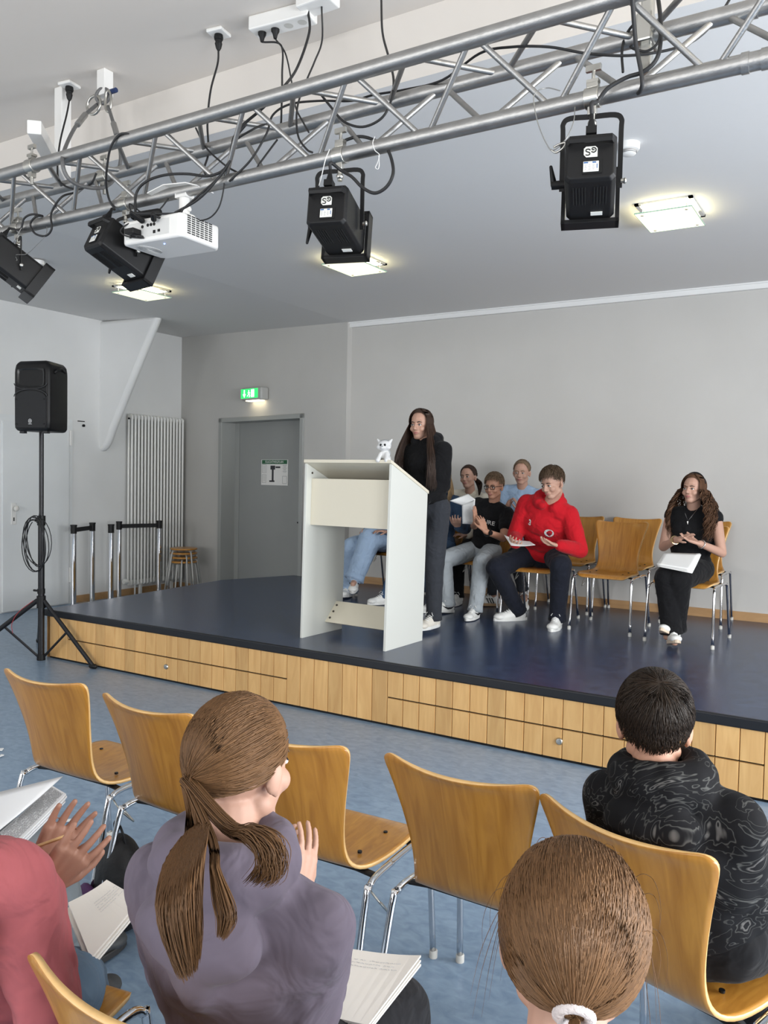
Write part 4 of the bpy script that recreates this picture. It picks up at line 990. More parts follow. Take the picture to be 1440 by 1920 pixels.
def hair_long(HM, m, root, n, r, zend, lift=.09, curl=0, front=(), part=0.0, spread=.0, cf=14, drape=None, push=V((0, 0, 0))):
    cap = capmesh(HL_F, lift, HM); h = cap.build('hair', m, root, smooth=True, world=True); polys = []
    inv = HM.inverted(); ze = zend
    for _ in range(n):
        az = rnd(-math.pi, math.pi)
        if abs(az) < R_(25) and random.random() < .7: continue
        sgn = 1 if az > 0 else -1; el = R_(rnd(20, 88)); P = []
        # from the parting down over the skull
        azt = az if abs(az) > R_(58) else sgn * R_(rnd(60, 85))
        for k in range(10):
            t = k / 9; a_ = sgn * R_(8) + (azt - sgn * R_(8)) * min(1, t * 1.6); e_ = R_(86) * (1 - t) + R_(-12) * t
            P.append(HM @ skull(a_, e_, 1 + lift - .02 + .045 * min(1, t * 4) + .05 * t * (1 + curl * 3)))
        p = P[-1]; out = (p - HM @ SKC); out.z = 0; out.normalize(); L_ = (p.z - ze) * rnd(.8, 1.05); ph = rnd(0, 6.28); amp = curl * rnd(.6, 1.3); lat = rnd(-.035, .035) if not curl else 0
        m_ = 22 if curl else 8
        w1 = out.cross(V((0, 0, 1)))
        for k in range(1, m_ + 1):
            t = k / m_; q_ = p + V((0, 0, -L_ * t)) + out * (spread * math.sin(t * 2.2) + drape(t) if drape else spread * math.sin(t * 2.2))
            q_ += push * min(1, t * 2.2) + w1 * lat * t
            if curl: q_ += out * math.cos(ph + t * cf * 2.2) * amp + w1 * math.sin(ph + t * cf * 2.2) * amp
            P.append(q_)
        polys.append(P)
    strands(polys, r).build('hair_strands', m, h, smooth=True, world=True); return h

def shoe(name, ank, toe, m, root, S=1.0, sole=None, pitch=0.0, swoosh=False, stripes=False, lm=None, hz=.085):
    """ank: ankle joint above the heel, toe: horizontal toe direction, pitch: toes up (+) / down (-)"""
    toe = V(toe); toe.z = 0; toe.normalize(); r_ = toe.cross(V((0, 0, 1)))
    M4 = Matrix((r_, toe, V((0, 0, 1)))).transposed().to_4x4(); M4.translation = V(ank)
    M4 = M4 @ Matrix.Rotation(pitch, 4, 'X') @ Matrix.Translation((0, 0, -hz * S)) @ Matrix.Scale(S, 4)
    mb = MB().at(M4); mb.ell((0, -.02, .045), (.038, .052, .045)); mb.cap((0, .03, .045), (0, .13, .035), .040, .036); mb.ell((0, .155, .034), (.046, .052, .030)); mb.cap((0, -.02, .05), (0, .0, .095), .036, .036); mb.cap((0, .02, .075), (0, .08, .055), .032, .030)
    o = mb.build(name, m, root, smooth=True, world=True)
    x = o.modifiers.new('r', 'REMESH'); x.mode = 'VOXEL'; x.voxel_size = .006 * S; x.use_smooth_shade = True; x = o.modifiers.new('s', 'SMOOTH'); x.iterations = 3
    pts = []
    for k in range(20):
        a = 2 * math.pi * k / 20; yy = math.cos(a); pts.append((math.sin(a) * (.048 if yy > 0 else .040) * (1 - .12 * (yy ** 8)), .062 + .148 * yy))
    mb = MB().at(M4); mb.prism(pts, 0, .026); mb.build('sole', sole or mat('sole_white', (.70, .70, .67), .6), o, world=True, bevel=.004)
    mb = MB().at(M4)
    for k in range(5): mb.tube([(-.024, .040 + k * .017, .098 - k * .0080), (0, .046 + k * .017, .113 - k * .0090), (.024, .040 + k * .017, .098 - k * .0080)], .0042, 6)
    for s_ in (-1, 1): mb.tube([(0, .045, .114), (s_ * .020, .060, .125), (s_ * .035, .070, .105), (s_ * .030, .055, .100)], .0028, 5)
    mb.build('laces', lm or mat('lace_white', (.75, .75, .73), .8), o, world=True, smooth=True)
    if swoosh:
        for sx in (-1, 1):
            mb = MB().at(M4); mb.tube([(sx * .034, -.050, .066), (sx * .0420, -.01, .046), (sx * .0440, .03, .042), (sx * .0430, .06, .050), (sx * .036, .095, .066)], [.001, .007, .010, .006, .001], 6, flat=(1.0, .6)); mb.build('side_mark', BLACK, o, world=True)
    if stripes:
        for sx in (-1, 1):
            mb = MB().at(M4)
            for k in range(3): mb.tube([(sx * .045, .005 + k * .025, .030), (sx * .038, .03 + k * .025, .078)], .006, 4, flat=(1, .7))
            mb.build('side_stripes', BLACK, o, world=True)
    return o

def person(label, base, pelvis, neck, head, psi, hy, hp=0, hr=0, sh_yaw=None, hands=None, feet=None, S=1.0, vox=.006, skin=SK, top=None, pants=None, sleeve=1.0, loose=1.0, hood=False, shoes=None, hair=None, face=True, pw=1.0, knees=None, sw=.165, group=None, hs=1.0, elbow=None, brow=(.05, .03, .02), pant_len=1.0, disp=.008, hoodup=0.0, hoodspan=1.0):
    """all joints are real positions in the room; psi = facing of the hips, hy/hp/hr = head yaw, pitch, roll"""
    root = thing('person', label, 'person', base, 0, group)
    P = V(pelvis); N = V(neck); Hc = V(head)
    hf = V((math.sin(psi), math.cos(psi), 0)); hr_ = V((math.cos(psi), -math.sin(psi), 0))
    sy_ = psi if sh_yaw is None else sh_yaw
    sr = V((math.cos(sy_), -math.sin(sy_), 0)); up = (N - P).normalized(); sf = up.cross(sr).normalized(); sr = sf.cross(up).normalized()
    if sf.dot(hf) < 0: sf = -sf
    QT = Matrix((sr, sf, up)).transposed()
    HM = Matrix.Translation(Hc) @ Matrix.Rotation(-hy, 4, 'Z') @ Matrix.Rotation(hp, 4, 'X') @ Matrix.Rotation(hr, 4, 'Y') @ Matrix.Scale(hs * S * 1.02, 4)
    Lua, Lfa, Lth, Lsh = .285 * S, .25 * S, .43 * S, .42 * S
    TL = (N - P).length
    sh = {}; el_ = {}; wr = {}
    for s_, k in ((-1, 'L'), (1, 'R')):
        sh[k] = N - up * .055 * S + sr * s_ * sw * S
        hd = hands[k]; pole = (elbow or {}).get(k) or (V((0, 0, -1)) + sr * s_ * .45 - sf * .35)
        el_[k], wr[k] = ik(sh[k], hd[0], Lua, Lfa, pole)
    hip = {}; kn = {}; an = {}
    for s_, k in ((-1, 'L'), (1, 'R')):
        hip[k] = P + hr_ * s_ * .085 * S; ft = feet[k]
        pole = (knees or {}).get(k) or (hf + V((0, 0, .8)))
        kn[k], an[k] = ik(hip[k], ft[0], Lth, Lsh, pole)
    # one continuous body
    mb = MB()
    mb.ell(P + up * .02, (.135 * S, .10 * S, .11 * S), QT); mb.ell(P.lerp(N, .42), (.125 * S, .09 * S, TL * .30), QT); mb.ell(P.lerp(N, .72), (.145 * S, .10 * S, TL * .26), QT)
    mb.cap(N - up * .04 * S + sr * -.5 * sw * S, N - up * .04 * S + sr * .5 * sw * S, .058 * S, .058 * S)
    NB = HM @ V((0, -.025, -.07)); mb.cap(N - up * .03 * S, NB, .056 * S, .050 * S)
    for k in 'LR':
        mb.cap(sh[k], el_[k], .048 * S, .037 * S); mb.cap(el_[k], wr[k], .037 * S, .025 * S)
        mb.cap(hip[k], kn[k], .075 * S, .052 * S); mb.cap(kn[k], an[k], .050 * S, .034 * S)
        hd = hands[k]; hand(mb, wr[k], hd[1], hd[2], (1 if k == 'L' else -1) * (hd[4] if len(hd) > 4 else 1), S * 1.0, hd[3] if len(hd) > 3 else .3, .16)
        ft = feet[k]; t_ = V(ft[1]).normalized(); mb.cap(an[k] + V((0, 0, -.03 * S)), an[k] + t_ * .13 * S + V((0, 0, -.045 * S)), .034 * S, .026 * S)
    mb.at(HM)
    mb.ell((0, -.012, .030), (.074, .093, .086)); mb.ell((0, .018, -.025), (.059, .068, .078)); mb.ell((0, .048, -.082), (.030, .032, .026)); mb.cap((-.040, .0, -.055), (-.012, .052, -.088), .024, .020); mb.cap((.040, .0, -.055), (.012, .052, -.088), .024, .020)
    for s_ in (-1, 1):
        mb.ell((s_ * .034, .056, -.028), (.026, .026, .024)); mb.ell((s_ * .010, .092, -.032), (.009, .010, .008)); mb.ell((s_ * .030, .073, .002), (.014, .010, .010), seg=10, rings=8)
        mb.ell((s_ * .077, -.010, -.008), (.0095, .0165, .028), Matrix.Rotation(s_ * -.40, 3, 'Z') @ Matrix.Rotation(-.2, 3, 'X')); mb.ell((s_ * .074, -.002, -.030), (.008, .009, .012))
    mb.cap((0, .083, .012), (0, .101, -.026), .008, .0115); mb.ell((0, .070, .026), (.046, .016, .010)); mb.ell((0, .080, -.058), (.024, .012, .013))
    mb.at(Matrix.Identity(4))
    b = mb.build('body', skin, root, smooth=True, world=True)
    x = b.modifiers.new('r', 'REMESH'); x.mode = 'VOXEL'; x.voxel_size = vox; x.use_smooth_shade = True; x = b.modifiers.new('s', 'SMOOTH'); x.iterations = 3 if vox > .004 else 4
    if face:
        BR = mat('brow_%02d' % int(brow[0] * 100), brow, .7)
        for s_ in (-1, 1):
            mb = MB().at(HM); mb.ell((s_ * .0305, .0775, .000), (.0125, .0075, .0062), seg=12, rings=8); e = mb.build('eye', EYEW, root, smooth=True, world=True)
            mb = MB().at(HM); mb.ell((s_ * .0300, .0840, .000), (.0052, .0022, .0056), seg=12, rings=8); mb.build('iris', IRIS, e, smooth=True, world=True)
            mb = MB().at(HM); mb.tube([(s_ * .0175, .083, .0045), (s_ * .0305, .0855, .0078), (s_ * .044, .077, .0035)], [.0014, .002, .0012], 5); mb.build('eyelash', INK, e, world=True)
            mb = MB().at(HM); mb.tube(catmull([(s_ * .013, .087, .019), (s_ * .030, .0865, .0245), (s_ * .047, .075, .0185)], 3), [.003, .0036, .0036, .0034, .0030, .0026, .0016], 5, flat=(1, .7)); mb.build('eyebrow', BR, root, world=True, smooth=True)
        mb = MB().at(HM); mb.tube([(-.021, .084, -.0575), (-.009, .0925, -.0545), (0, .0935, -.0565), (.009, .0925, -.0545), (.021, .084, -.0575)], [.0012, .0032, .0030, .0032, .0012], 6); mb.tube([(-.019, .084, -.0600), (0, .0925, -.0640), (.019, .084, -.0600)], [.0012, .0040, .0012], 6); mb.build('lips', LIP, root, world=True, smooth=True)
        mb = MB().at(HM); mb.tube([(-.020, .0858, -.0588), (0, .0945, -.0600), (.020, .0858, -.0588)], .0009, 4); mb.build('mouth_line', mat('mouth_dark', (.10, .03, .03), .6), root, world=True)
    def fabric(mb, name, m, par, v=None, dsp=None, it=None, ns=.07):
        it = it or (26 if vox <= .004 else 10)
        o = mb.build(name, m, par, smooth=True, world=True)
        x = o.modifiers.new('r', 'REMESH'); x.mode = 'VOXEL'; x.voxel_size = v or max(vox, .006); x.use_smooth_shade = True
        x = o.modifiers.new('s', 'SMOOTH'); x.iterations = it; x.factor = .6
        tx = bpy.data.textures.get('folds%d' % int(ns * 1000)) or bpy.data.textures.new('folds%d' % int(ns * 1000), 'CLOUDS'); tx.noise_scale = ns; tx.noise_depth = 1
        x = o.modifiers.new('d', 'DISPLACE'); x.texture = tx; x.strength = disp if dsp is None else dsp; x.mid_level = .45; x.texture_coords = 'LOCAL'
        return o
    out = dict(root=root, body=b, HM=HM, N=N, P=P, QT=QT, sh=sh, el=el_, wr=wr, kn=kn, an=an, up=up, sf=sf, sr=sr, fabric=fabric, hip=hip)
    if top:
        L_ = loose; mb = MB()
        mb.ell(P + up * .06, (.150 * S * L_, .112 * S * L_, .105 * S), QT); mb.ell(P.lerp(N, .38), (.148 * S * L_, .118 * S * L_, TL * .34), QT); mb.ell(P.lerp(N, .68), (.165 * S * L_, .122 * S * L_, TL * .28), QT)
        mb.cap(N - up * .055 * S - sr * .62 * sw * S, N - up * .055 * S + sr * .62 * sw * S, .070 * S * L_, .070 * S * L_); mb.cap(N - up * .06 * S, N - up * .01 * S, .085 * S, .062 * S)
        for s_, k in ((-1, 'L'), (1, 'R')):
            mb.cap(sh[k] - sr * s_ * .012, P.lerp(N, .50) + sr * s_ * .075 * S * L_, .066 * S * L_ ** .5, .095 * S * L_); mb.cap(N - up * .005, sh[k], .052 * S, .056 * S)
        for k in 'LR':
            a, e, w_ = sh[k], el_[k], wr[k]
            if sleeve >= 1:
                L2 = L_ ** .6; mb.cap(a, e, .064 * S * L2, .055 * S * L2); mb.cap(e, e.lerp(w_, .93), .055 * S * L2, .041 * S * L2)
            elif sleeve > 0: mb.cap(a, a.lerp(e, sleeve), .066 * S * L_, .060 * S * L_)
            else: mb.cap(a - sr * (.02 if k == 'R' else -.02), a + V((0, 0, -.005)), .062 * S, .058 * S)
        if hood:
            for t in range(9):
                a = (math.pi * (t / 8) * 1.5 - math.pi * .75) * hoodspan; p = N + up * (.020 + hoodup) * S + (-sf * math.cos(a) * .080 + sr * math.sin(a) * .085) * S + up * (.02 * math.cos(a)) * S
                q_ = N + up * (.020 + hoodup * .8) * S + (-sf * math.cos(a + .55) * .080 + sr * math.sin(a + .55) * .085) * S
                mb.cap(p, q_, (.030 + .024 * math.cos(a * .62)) * S, (.030 + .022 * math.cos(a * .62)) * S)
            mb.ell(N - sf * .105 * S - up * (.040 - hoodup * .5) * S, (.120 * S, .060 * S, .075 * S), QT); mb.cap(N - sf * .10 * S - up * .02 * S, N - sf * .125 * S - up * .12 * S, .070 * S, .035 * S)
        out['top'] = fabric(mb, 'hoodie' if hood else 'shirt', top, root)
        if sleeve >= 1:
            for k in 'LR':
                e, w_ = el_[k], wr[k]; mb = MB(); mb.tube([e.lerp(w_, .86), e.lerp(w_, .90), e.lerp(w_, .97), e.lerp(w_, 1.0)], [.041 * S, .043 * S, .038 * S, .034 * S], 14); mb.build('cuff', top, out['top'], smooth=True, world=True)
    if pants:
        mb = MB(); mb.ell(P - V((0, 0, .01)), (.158 * S, .125 * S, .105 * S), QT)
        for k in 'LR':
            a = an[k] + (kn[k] - an[k]).normalized() * .015 * S + (kn[k] - an[k]) * (1 - pant_len)
            mb.cap(hip[k], kn[k], .092 * S * (1 + (pw - 1) * .4), .070 * S * pw); mb.cap(kn[k], a, .068 * S * pw, .052 * S * pw)
        out['pants'] = fabric(mb, 'trousers', pants, root)
        for k in 'LR':
            a = an[k] + (kn[k] - an[k]) * (1 - pant_len); d = (kn[k] - an[k]).normalized()
            mb = MB(); mb.tube([a + d * .05 * S, a + d * .01 * S, a - d * .022 * S], [.052 * S * pw, .056 * S * pw, .060 * S * pw], 16); mb.build('hem', pants, out['pants'], smooth=True, world=True)
    if shoes:
        for k in 'LR':
            ft = feet[k]; shoe('shoe', an[k], ft[1], shoes.get('m'), root, S * 1.0, shoes.get('sole'), ft[2] if len(ft) > 2 else 0, shoes.get('sw', False), shoes.get('st', False))
    return out
W_ = V
DENIM = cloth('denim_dark', (.030, .042, .068)); JEANL = cloth('denim_light', (.30, .40, .54)); JEANG = cloth('denim_grey', (.34, .37, .39)); JEANB = cloth('denim_black', (.035, .038, .045))
BLK = cloth('black_cotton', (.008, .008, .009)); NAVY = cloth('navy_trousers', (.012, .014, .022)); RED = cloth('red_fleece', (.47, .010, .018), .3)
WSHOE = mat('white_leather', (.74, .74, .71), .5); WSHOEC = mat('cream_leather', (.70, .66, .58), .5)

# standing girl behind the lectern
e = person('young woman in black hoodie with long dark hair standing behind the lectern', (-2.93, 5.46, ZD), (-2.93, 5.50, 1.36), (-2.955, 5.48, 1.845), (-3.005, 5.47, 1.985), R_(190), R_(178), R_(-3), 0, sh_yaw=R_(192),
    hands={'L': [(-2.91, 5.31, 1.40), (-.4, -.6, .1), (0, 0, -1), .2], 'R': [(-3.12, 5.30, 1.44), (.3, -.7, .1), (0, 0, -1), .2]},
    feet={'R': [(-3.06, 5.46, ZD + .085), (-.2, -1, 0)], 'L': [(-2.885, 5.52, ZD + .085), (-.1, -1, 0)]}, S=.985, skin=SK, top=BLK, pants=JEANB, loose=1.06, hood=True, shoes={'m': WSHOEC}, pw=1.12, brow=(.03, .02, .015), hoodspan=.66, knees={'L': V((0, -1, .1)), 'R': V((0, -1, .1))}, vox=.005, elbow={'L': V((0, .5, -1)), 'R': V((0, .5, -1))})
HDK = hairmat('hair_dark_brown', (.040, .023, .016), .4, .35)
hair_long(e['HM'], HDK, e['root'], 1100, .0028, 1.50, .09, spread=.035, drape=lambda t: .05 * min(1, t * 1.6), push=V((.01, -.055, 0)))

# boy with glasses
e = person('boy with glasses in black t-shirt and grey jeans sitting on stage clapping', (-3.02, 6.6, ZD), (-3.00, 6.68, .945), (-2.895, 6.63, 1.375), (-2.875, 6.58, 1.520), R_(186), R_(184), R_(-6), 0, sh_yaw=R_(190),
    hands={'R': [(-2.905, 6.27, 1.21), (.05, -.15, 1), (-1, -.1, 0), .12], 'L': [(-2.79, 6.23, 1.15), (-.45, .05, 1), (-1, .4, 0), .12]},
    feet={'R': [(-3.185, 6.36, ZD + .085), (-.45, -1, 0), .12], 'L': [(-2.87, 6.24, ZD + .085), (.05, -1, 0)]}, S=.93, skin=SKT, top=BLK, pants=JEANG, sleeve=.55, loose=1.02, shoes={'m': WSHOE, 'sw': True}, pw=1.22, knees={'R': V((-.45, -1, 1)), 'L': V((.35, -1, 1))}, vox=.005, hs=1.02)
HBL = hairmat('hair_light_brown', (.15, .10, .06), .35, .5)
hair_short(e['HM'], HBL, e['root'], 500, .0022, .055, .038, .045, .12, .45)
gl = thing('glasses', 'black framed glasses worn by the boy in the black t-shirt', 'glasses', e['HM'] @ V((0, .09, .0)))
mb = MB().at(e['HM'])
for s_ in (-1, 1):
    mb.tube([(s_ * .031 + .023 * math.cos(a) * (1 if abs(math.cos(a)) < .8 else .95), .094 - .006 * abs(s_ * .031 + .023 * math.cos(a)) / .05, .0 + .0165 * max(-.85, min(.85, math.sin(a) * 1.15))) for a in [k * math.pi / 8 for k in range(16)]], .0026, 6, closed=True)
    mb.tube([(s_ * .054, .088, .008), (s_ * .080, .04, .010), (s_ * .084, -.01, .008)], .0024, 6)
mb.tube([(-.009, .094, .003), (.009, .094, .003)], .0026, 6); mb.build('spectacle_frame', BLACK, gl, world=True, smooth=True)
wt = e['wr']['L']; wd = (e['wr']['L'] - e['el']['L']).normalized(); r_, f_, u_ = frame(wd)
mb = MB(); mb.tube([wt - wd * .03 + (r_ * math.cos(a) * .032 + u_ * math.sin(a) * .030) for a in [k * math.pi / 10 for k in range(20)]], .011, 6, closed=True, flat=(.4, 1.0)); fw = V((.55, -.8, .1)); fw = (fw - wd * fw.dot(wd)).normalized(); mb.cyl(wt - wd * .03 + fw * .026, wt - wd * .03 + fw * .040, .019, 16); tag(mb.build('wristwatch', BLACK, None, smooth='auto'), 'black wristwatch on the wrist of the boy with glasses', 'watch')
def shrink(o, target, dist=.003):
    x = o.modifiers.new('w', 'SHRINKWRAP'); x.target = target; x.wrap_method = 'PROJECT'; x.use_project_z = True; x.use_negative_direction = True; x.use_positive_direction = True; x.offset = dist; return o
def chest_matrix(e, lat, h, out=.15):
    c = e['P'].lerp(e['N'], h) + e['sr'] * lat + e['sf'] * out
    # wearer's right is on our left when they face us
    return Matrix((-e['sr'], e['up'], e['sf'])).transposed().to_4x4(), c
TXTW = mat('print_white', (.72, .72, .70), .7)
def chest_text(name, txt, size, e, lat, h, m, out=.20, bold=.0005, par=None):
    R3, c = chest_matrix(e, lat, h, out); R3.translation = c
    o = text_mesh(name, txt, size, m, None, Matrix.Identity(4), 0.0, bold=bold)
    o.parent = par or e['top']; pm = rmat(e['root']); o.matrix_world = R3; o.matrix_parent_inverse = Matrix.Identity(4)
    o.matrix_basis = pm.inverted() @ R3
    shrink(o, e['top'], .004); return o
chest_text('shirt_lettering', 'FEATURE', .052, e, .0, .66, TXTW)

# boy in red hoodie
e = person('boy in red hoodie and dark trousers sitting on stage holding a sheet', (-2.42, 6.4, ZD), (-2.40, 6.58, .96), (-2.285, 6.32, 1.40), (-2.225, 6.235, 1.560), R_(184), R_(197), R_(-16), R_(4), sh_yaw=R_(184),
    hands={'R': [(-2.475, 6.12, 1.075), (.3, -.75, .05), (.4, 0, .9), .45, -1], 'L': [(-2.10, 6.08, 1.085), (-.85, -.25, .10), (-.1, -.1, .9), .45, -1]},
    feet={'R': [(-2.555, 6.40, ZD + .085), (-.75, -.8, 0)], 'L': [(-2.165, 6.27, ZD + .085), (.12, -1, 0)]}, S=1.04, skin=SK, top=RED, pants=NAVY, loose=1.28, hood=True, shoes={'m': WSHOE}, pw=1.18, knees={'R': V((-.5, -1, 1)), 'L': V((.5, -1, 1))}, vox=.005, sw=.175, elbow={'L': V((.5, .3, -1)), 'R': V((-.5, .3, -1))})
HBR = hairmat('hair_brown', (.085, .055, .034), .35, .45)
hair_short(e['HM'], HBR, e['root'], 650, .0022, .065, .042, .055, .14, .42)
chest_text('number_print', '3', .060, e, .095, .74, TXTW, bold=.0015)
R3, c = chest_matrix(e, -.075, .66, .2)
mb = MB(); mb.lathe([(.037, 0), (.037, .0005)], (0, 0, 0), 24); bd = mb.build('badge', TXTW, e['top']); bd.matrix_basis = rmat(e['root']).inverted() @ (Matrix.Translation(c) @ R3); shrink(bd, e['top'], .003)
mb = MB()
for k in range(24):
    a = 2 * math.pi * k / 24
    if k % 3: mb.box((.030 * math.cos(a), .030 * math.sin(a), 0), (.004, .004, .0004))
mb.box((0, -.010, 0), (.034, .008, .0004)); bp = mb.build('badge_print', mat('badge_blue', (.03, .04, .12), .6), bd); bp.parent = bd; shrink(bp, e['top'], .0045)
text = chest_text('badge_letter', 'C', .030, e, -.075, .668, mat('badge_red', (.35, .01, .02), .6), bold=.001)
# the same position for the ring print
x_ = [c + e['sf'] * 0]
mb = MB(); a0 = e['HM'] @ V((0, 0, 0))

# girl with curly hair
e = person('young woman with long curly hair in sleeveless black top clapping on stage', (-1.2, 6.3, ZD), (-1.20, 6.40, .945), (-1.185, 6.41, 1.385), (-1.185, 6.36, 1.535), R_(184), R_(194), R_(4), 0, sh_yaw=R_(186),
    hands={'R': [(-1.245, 6.13, 1.175), (.75, -.35, .30), (.2, .3, -1), .15], 'L': [(-1.085, 6.13, 1.155), (-.80, -.35, .30), (-.1, -.3, 1), .15]},
    feet={'R': [(-1.235, 6.02, ZD + .10), (.42, -1, 0), .25], 'L': [(-1.225, 6.10, ZD + .12), (-.30, -1, 0), .45]}, S=.93, skin=SK, top=BLK, pants=BLK, sleeve=0, loose=1.12, shoes={'m': WSHOE, 'sole': mat('sole_gum', (.62, .50, .38), .6)}, pw=1.45, pant_len=.95, vox=.005, brow=(.06, .035, .02), sw=.175, elbow={'L': V((.55, .3, -1)), 'R': V((-.55, .3, -1))})
HCU = hairmat('hair_curly_brown', (.085, .042, .022), .45, .45)
hair_long(e['HM'], HCU, e['root'], 420, .0030, 1.17, .10, curl=.014, spread=.045, cf=10, drape=lambda t: .045 * math.sin(t * 2.5))
mb = MB().at(e['HM']); mb.tube([skull(math.pi / 2 * s_ if abs(t_) > 1e-6 else math.pi / 2, el, 1.13) for s_, t_, el in [(-1, 1, R_(a)) for a in range(10, 90, 8)] + [(1, 1, R_(a)) for a in range(88, 8, -8)]], .008, 6, flat=(.6, 1.2)); tag(mb.build('headband', BLACK, None, smooth=True), 'black headband in the curly hair of the seated young woman', 'headband')
mb = MB(); c = e['N']; mb.tube([c + e['sr'] * x + e['sf'] * (.085 + y) + e['up'] * z for x, y, z in ((-.045, -.03, .01), (-.03, .015, -.03), (0, .035, -.085), (.03, .015, -.03), (.045, -.03, .01))], .0013, 5)
p = c + e['sf'] * .122 + e['up'] * -.095; mb.box(p, (.003, .003, .022)); mb.box(p + V((0, 0, .004)), (.012, .003, .003)); tag(mb.build('necklace', mat('silver', (.7, .7, .68), .2, 1), None), 'thin silver cross necklace on the young woman with curly hair', 'necklace')
mb = MB(); w_ = e['wr']['L']; d = (w_ - e['el']['L']).normalized(); r_, f_, u_ = frame(d); mb.tube([w_ - d * .02 + (r_ * math.cos(a) + u_ * math.sin(a)) * .030 for a in [k * math.pi / 8 for k in range(16)]], .0035, 6, closed=True); tag(mb.build('bracelet', mat('silver'), None, smooth=True), 'pale bracelet on the wrist of the woman with curly hair', 'bracelet')
mb = MB(); w_ = e['wr']['R']; d = (w_ - e['el']['R']).normalized(); r_, f_, u_ = frame(d); mb.tube([w_ - d * .02 + (r_ * math.cos(a) + u_ * math.sin(a)) * .030 for a in [k * math.pi / 8 for k in range(16)]], .005, 6, closed=True, flat=(.5, 1)); mb.cyl(w_ - d * .02 + V((-.5, -.8, 0)) * .033, w_ - d * .02 + V((-.5, -.8, 0)) * .042, .014, 12); tag(mb.build('wristwatch', mat('brass', (.6, .45, .25), .3, 1), None, smooth='auto'), 'small golden watch on the wrist of the woman with curly hair', 'watch')

# girl in light blue shirt by the wall
SKYB = cloth('light_blue_cotton', (.32, .44, .60)); CRM = cloth('cream_knit', (.62, .58, .48))
e = person('girl in light blue t-shirt with tied-back hair sitting by the wall', (-2.93, 7.2, ZD), (-2.92, 7.28, .945), (-2.865, 7.22, 1.51), (-2.85, 7.15, 1.650), R_(180), R_(172), R_(-4), 0,
    hands={'R': [(-2.93, 6.98, 1.28), (.35, -.1, .9), (.9, -.2, .1), .2], 'L': [(-2.79, 6.98, 1.28), (-.25, -.1, .9), (-.9, -.2, .1), .2]},
    feet={'R': [(-3.03, 6.98, ZD + .085), (-.75, -.7, 0), .05], 'L': [(-2.76, 7.05, ZD + .14), (.5, -1, 0), -.5]}, S=.97, skin=SK, top=SKYB, pants=JEANB, sleeve=.6, shoes={'m': WSHOE, 'st': True, 'sole': mat('sole_brown', (.42, .26, .13), .6)}, vox=.006, pant_len=.85, brow=(.18, .12, .07))
HDB = hairmat('hair_dark_blond', (.17, .115, .070), .3, .45)
hair_tied(e['HM'], HDB, e['root'], 320, .0024, (0, -.9, .35), .05, bun=True)
mb = MB(); p = e['HM'] @ V((0, -.125, .06)); mb.ell(p, (.035, .03, .032)); mb.build('hair_bun', HDB, e['root'], world=True, smooth=True)

# girl in cream top
e = person('girl in cream top with dark ponytail sitting by the wall', (-3.48, 7.2, ZD), (-3.46, 7.30, .945), (-3.41, 7.24, 1.455), (-3.405, 7.17, 1.598), R_(180), R_(180), R_(2), R_(5),
    hands={'R': [(-3.50, 6.98, 1.05), (.5, -.6, .1), (0, 0, -1), .3], 'L': [(-3.32, 6.98, 1.05), (-.5, -.6, .1), (0, 0, -1), .3]},
    feet={'R': [(-3.52, 6.90, ZD + .085), (-.1, -1, 0)], 'L': [(-3.33, 6.86, ZD + .085), (.1, -1, 0)]}, S=.95, skin=SK, top=CRM, pants=BLK, shoes={'m': WSHOE}, vox=.006, brow=(.05, .03, .02))
hair_tied(e['HM'], hairmat('hair_dark', (.035, .020, .014), .4, .4), e['root'], 320, .0024, (.15, -.95, -.05), .07, tail=[e['HM'] @ V((-.05, -.13, -.05)), e['HM'] @ V((-.10, -.05, -.12)), e['HM'] @ V((-.11, .0, -.19))], ntail=120, tr_=.035)

# blond person in denim jacket, half hidden
DJ = cloth('denim_jacket', (.030, .055, .100), .35)
e = person('blond girl in blue denim jacket half hidden behind the standing woman', (-3.55, 6.8, ZD), (-3.55, 6.86, .945), (-3.50, 6.80, 1.43), (-3.485, 6.76, 1.580), R_(180), R_(170), R_(-4), 0,
    hands={'R': [(-3.42, 6.50, 1.10), (.6, -.6, .1), (0, 0, -1), .4], 'L': [(-3.18, 6.50, 1.16), (.2, -.6, .4), (0, 0, 1), .5]},
    feet={'R': [(-3.86, 6.45, ZD + .085), (-.6, -.9, 0)], 'L': [(-3.36, 6.40, ZD + .085), (.1, -1, 0)]}, S=.96, skin=SK, top=DJ, pants=cloth('denim_mid', (.05, .10, .19)), loose=1.12, shoes={'m': WSHOE}, vox=.006, brow=(.2, .14, .08), pw=1.15)
hair_long(e['HM'], hairmat('hair_blond', (.30, .20, .105), .3, .45), e['root'], 320, .0030, 1.36, .09, spread=.025)
mb = MB(); mb.cap(e['N'] + e['sr'] * -.09 + e['up'] * -.01 + e['sf'] * .05, e['N'] + e['sr'] * -.03 + e['up'] * -.06 + e['sf'] * .12, .028, .02); e['fabric'](mb, 'collar', DJ, e['top'])

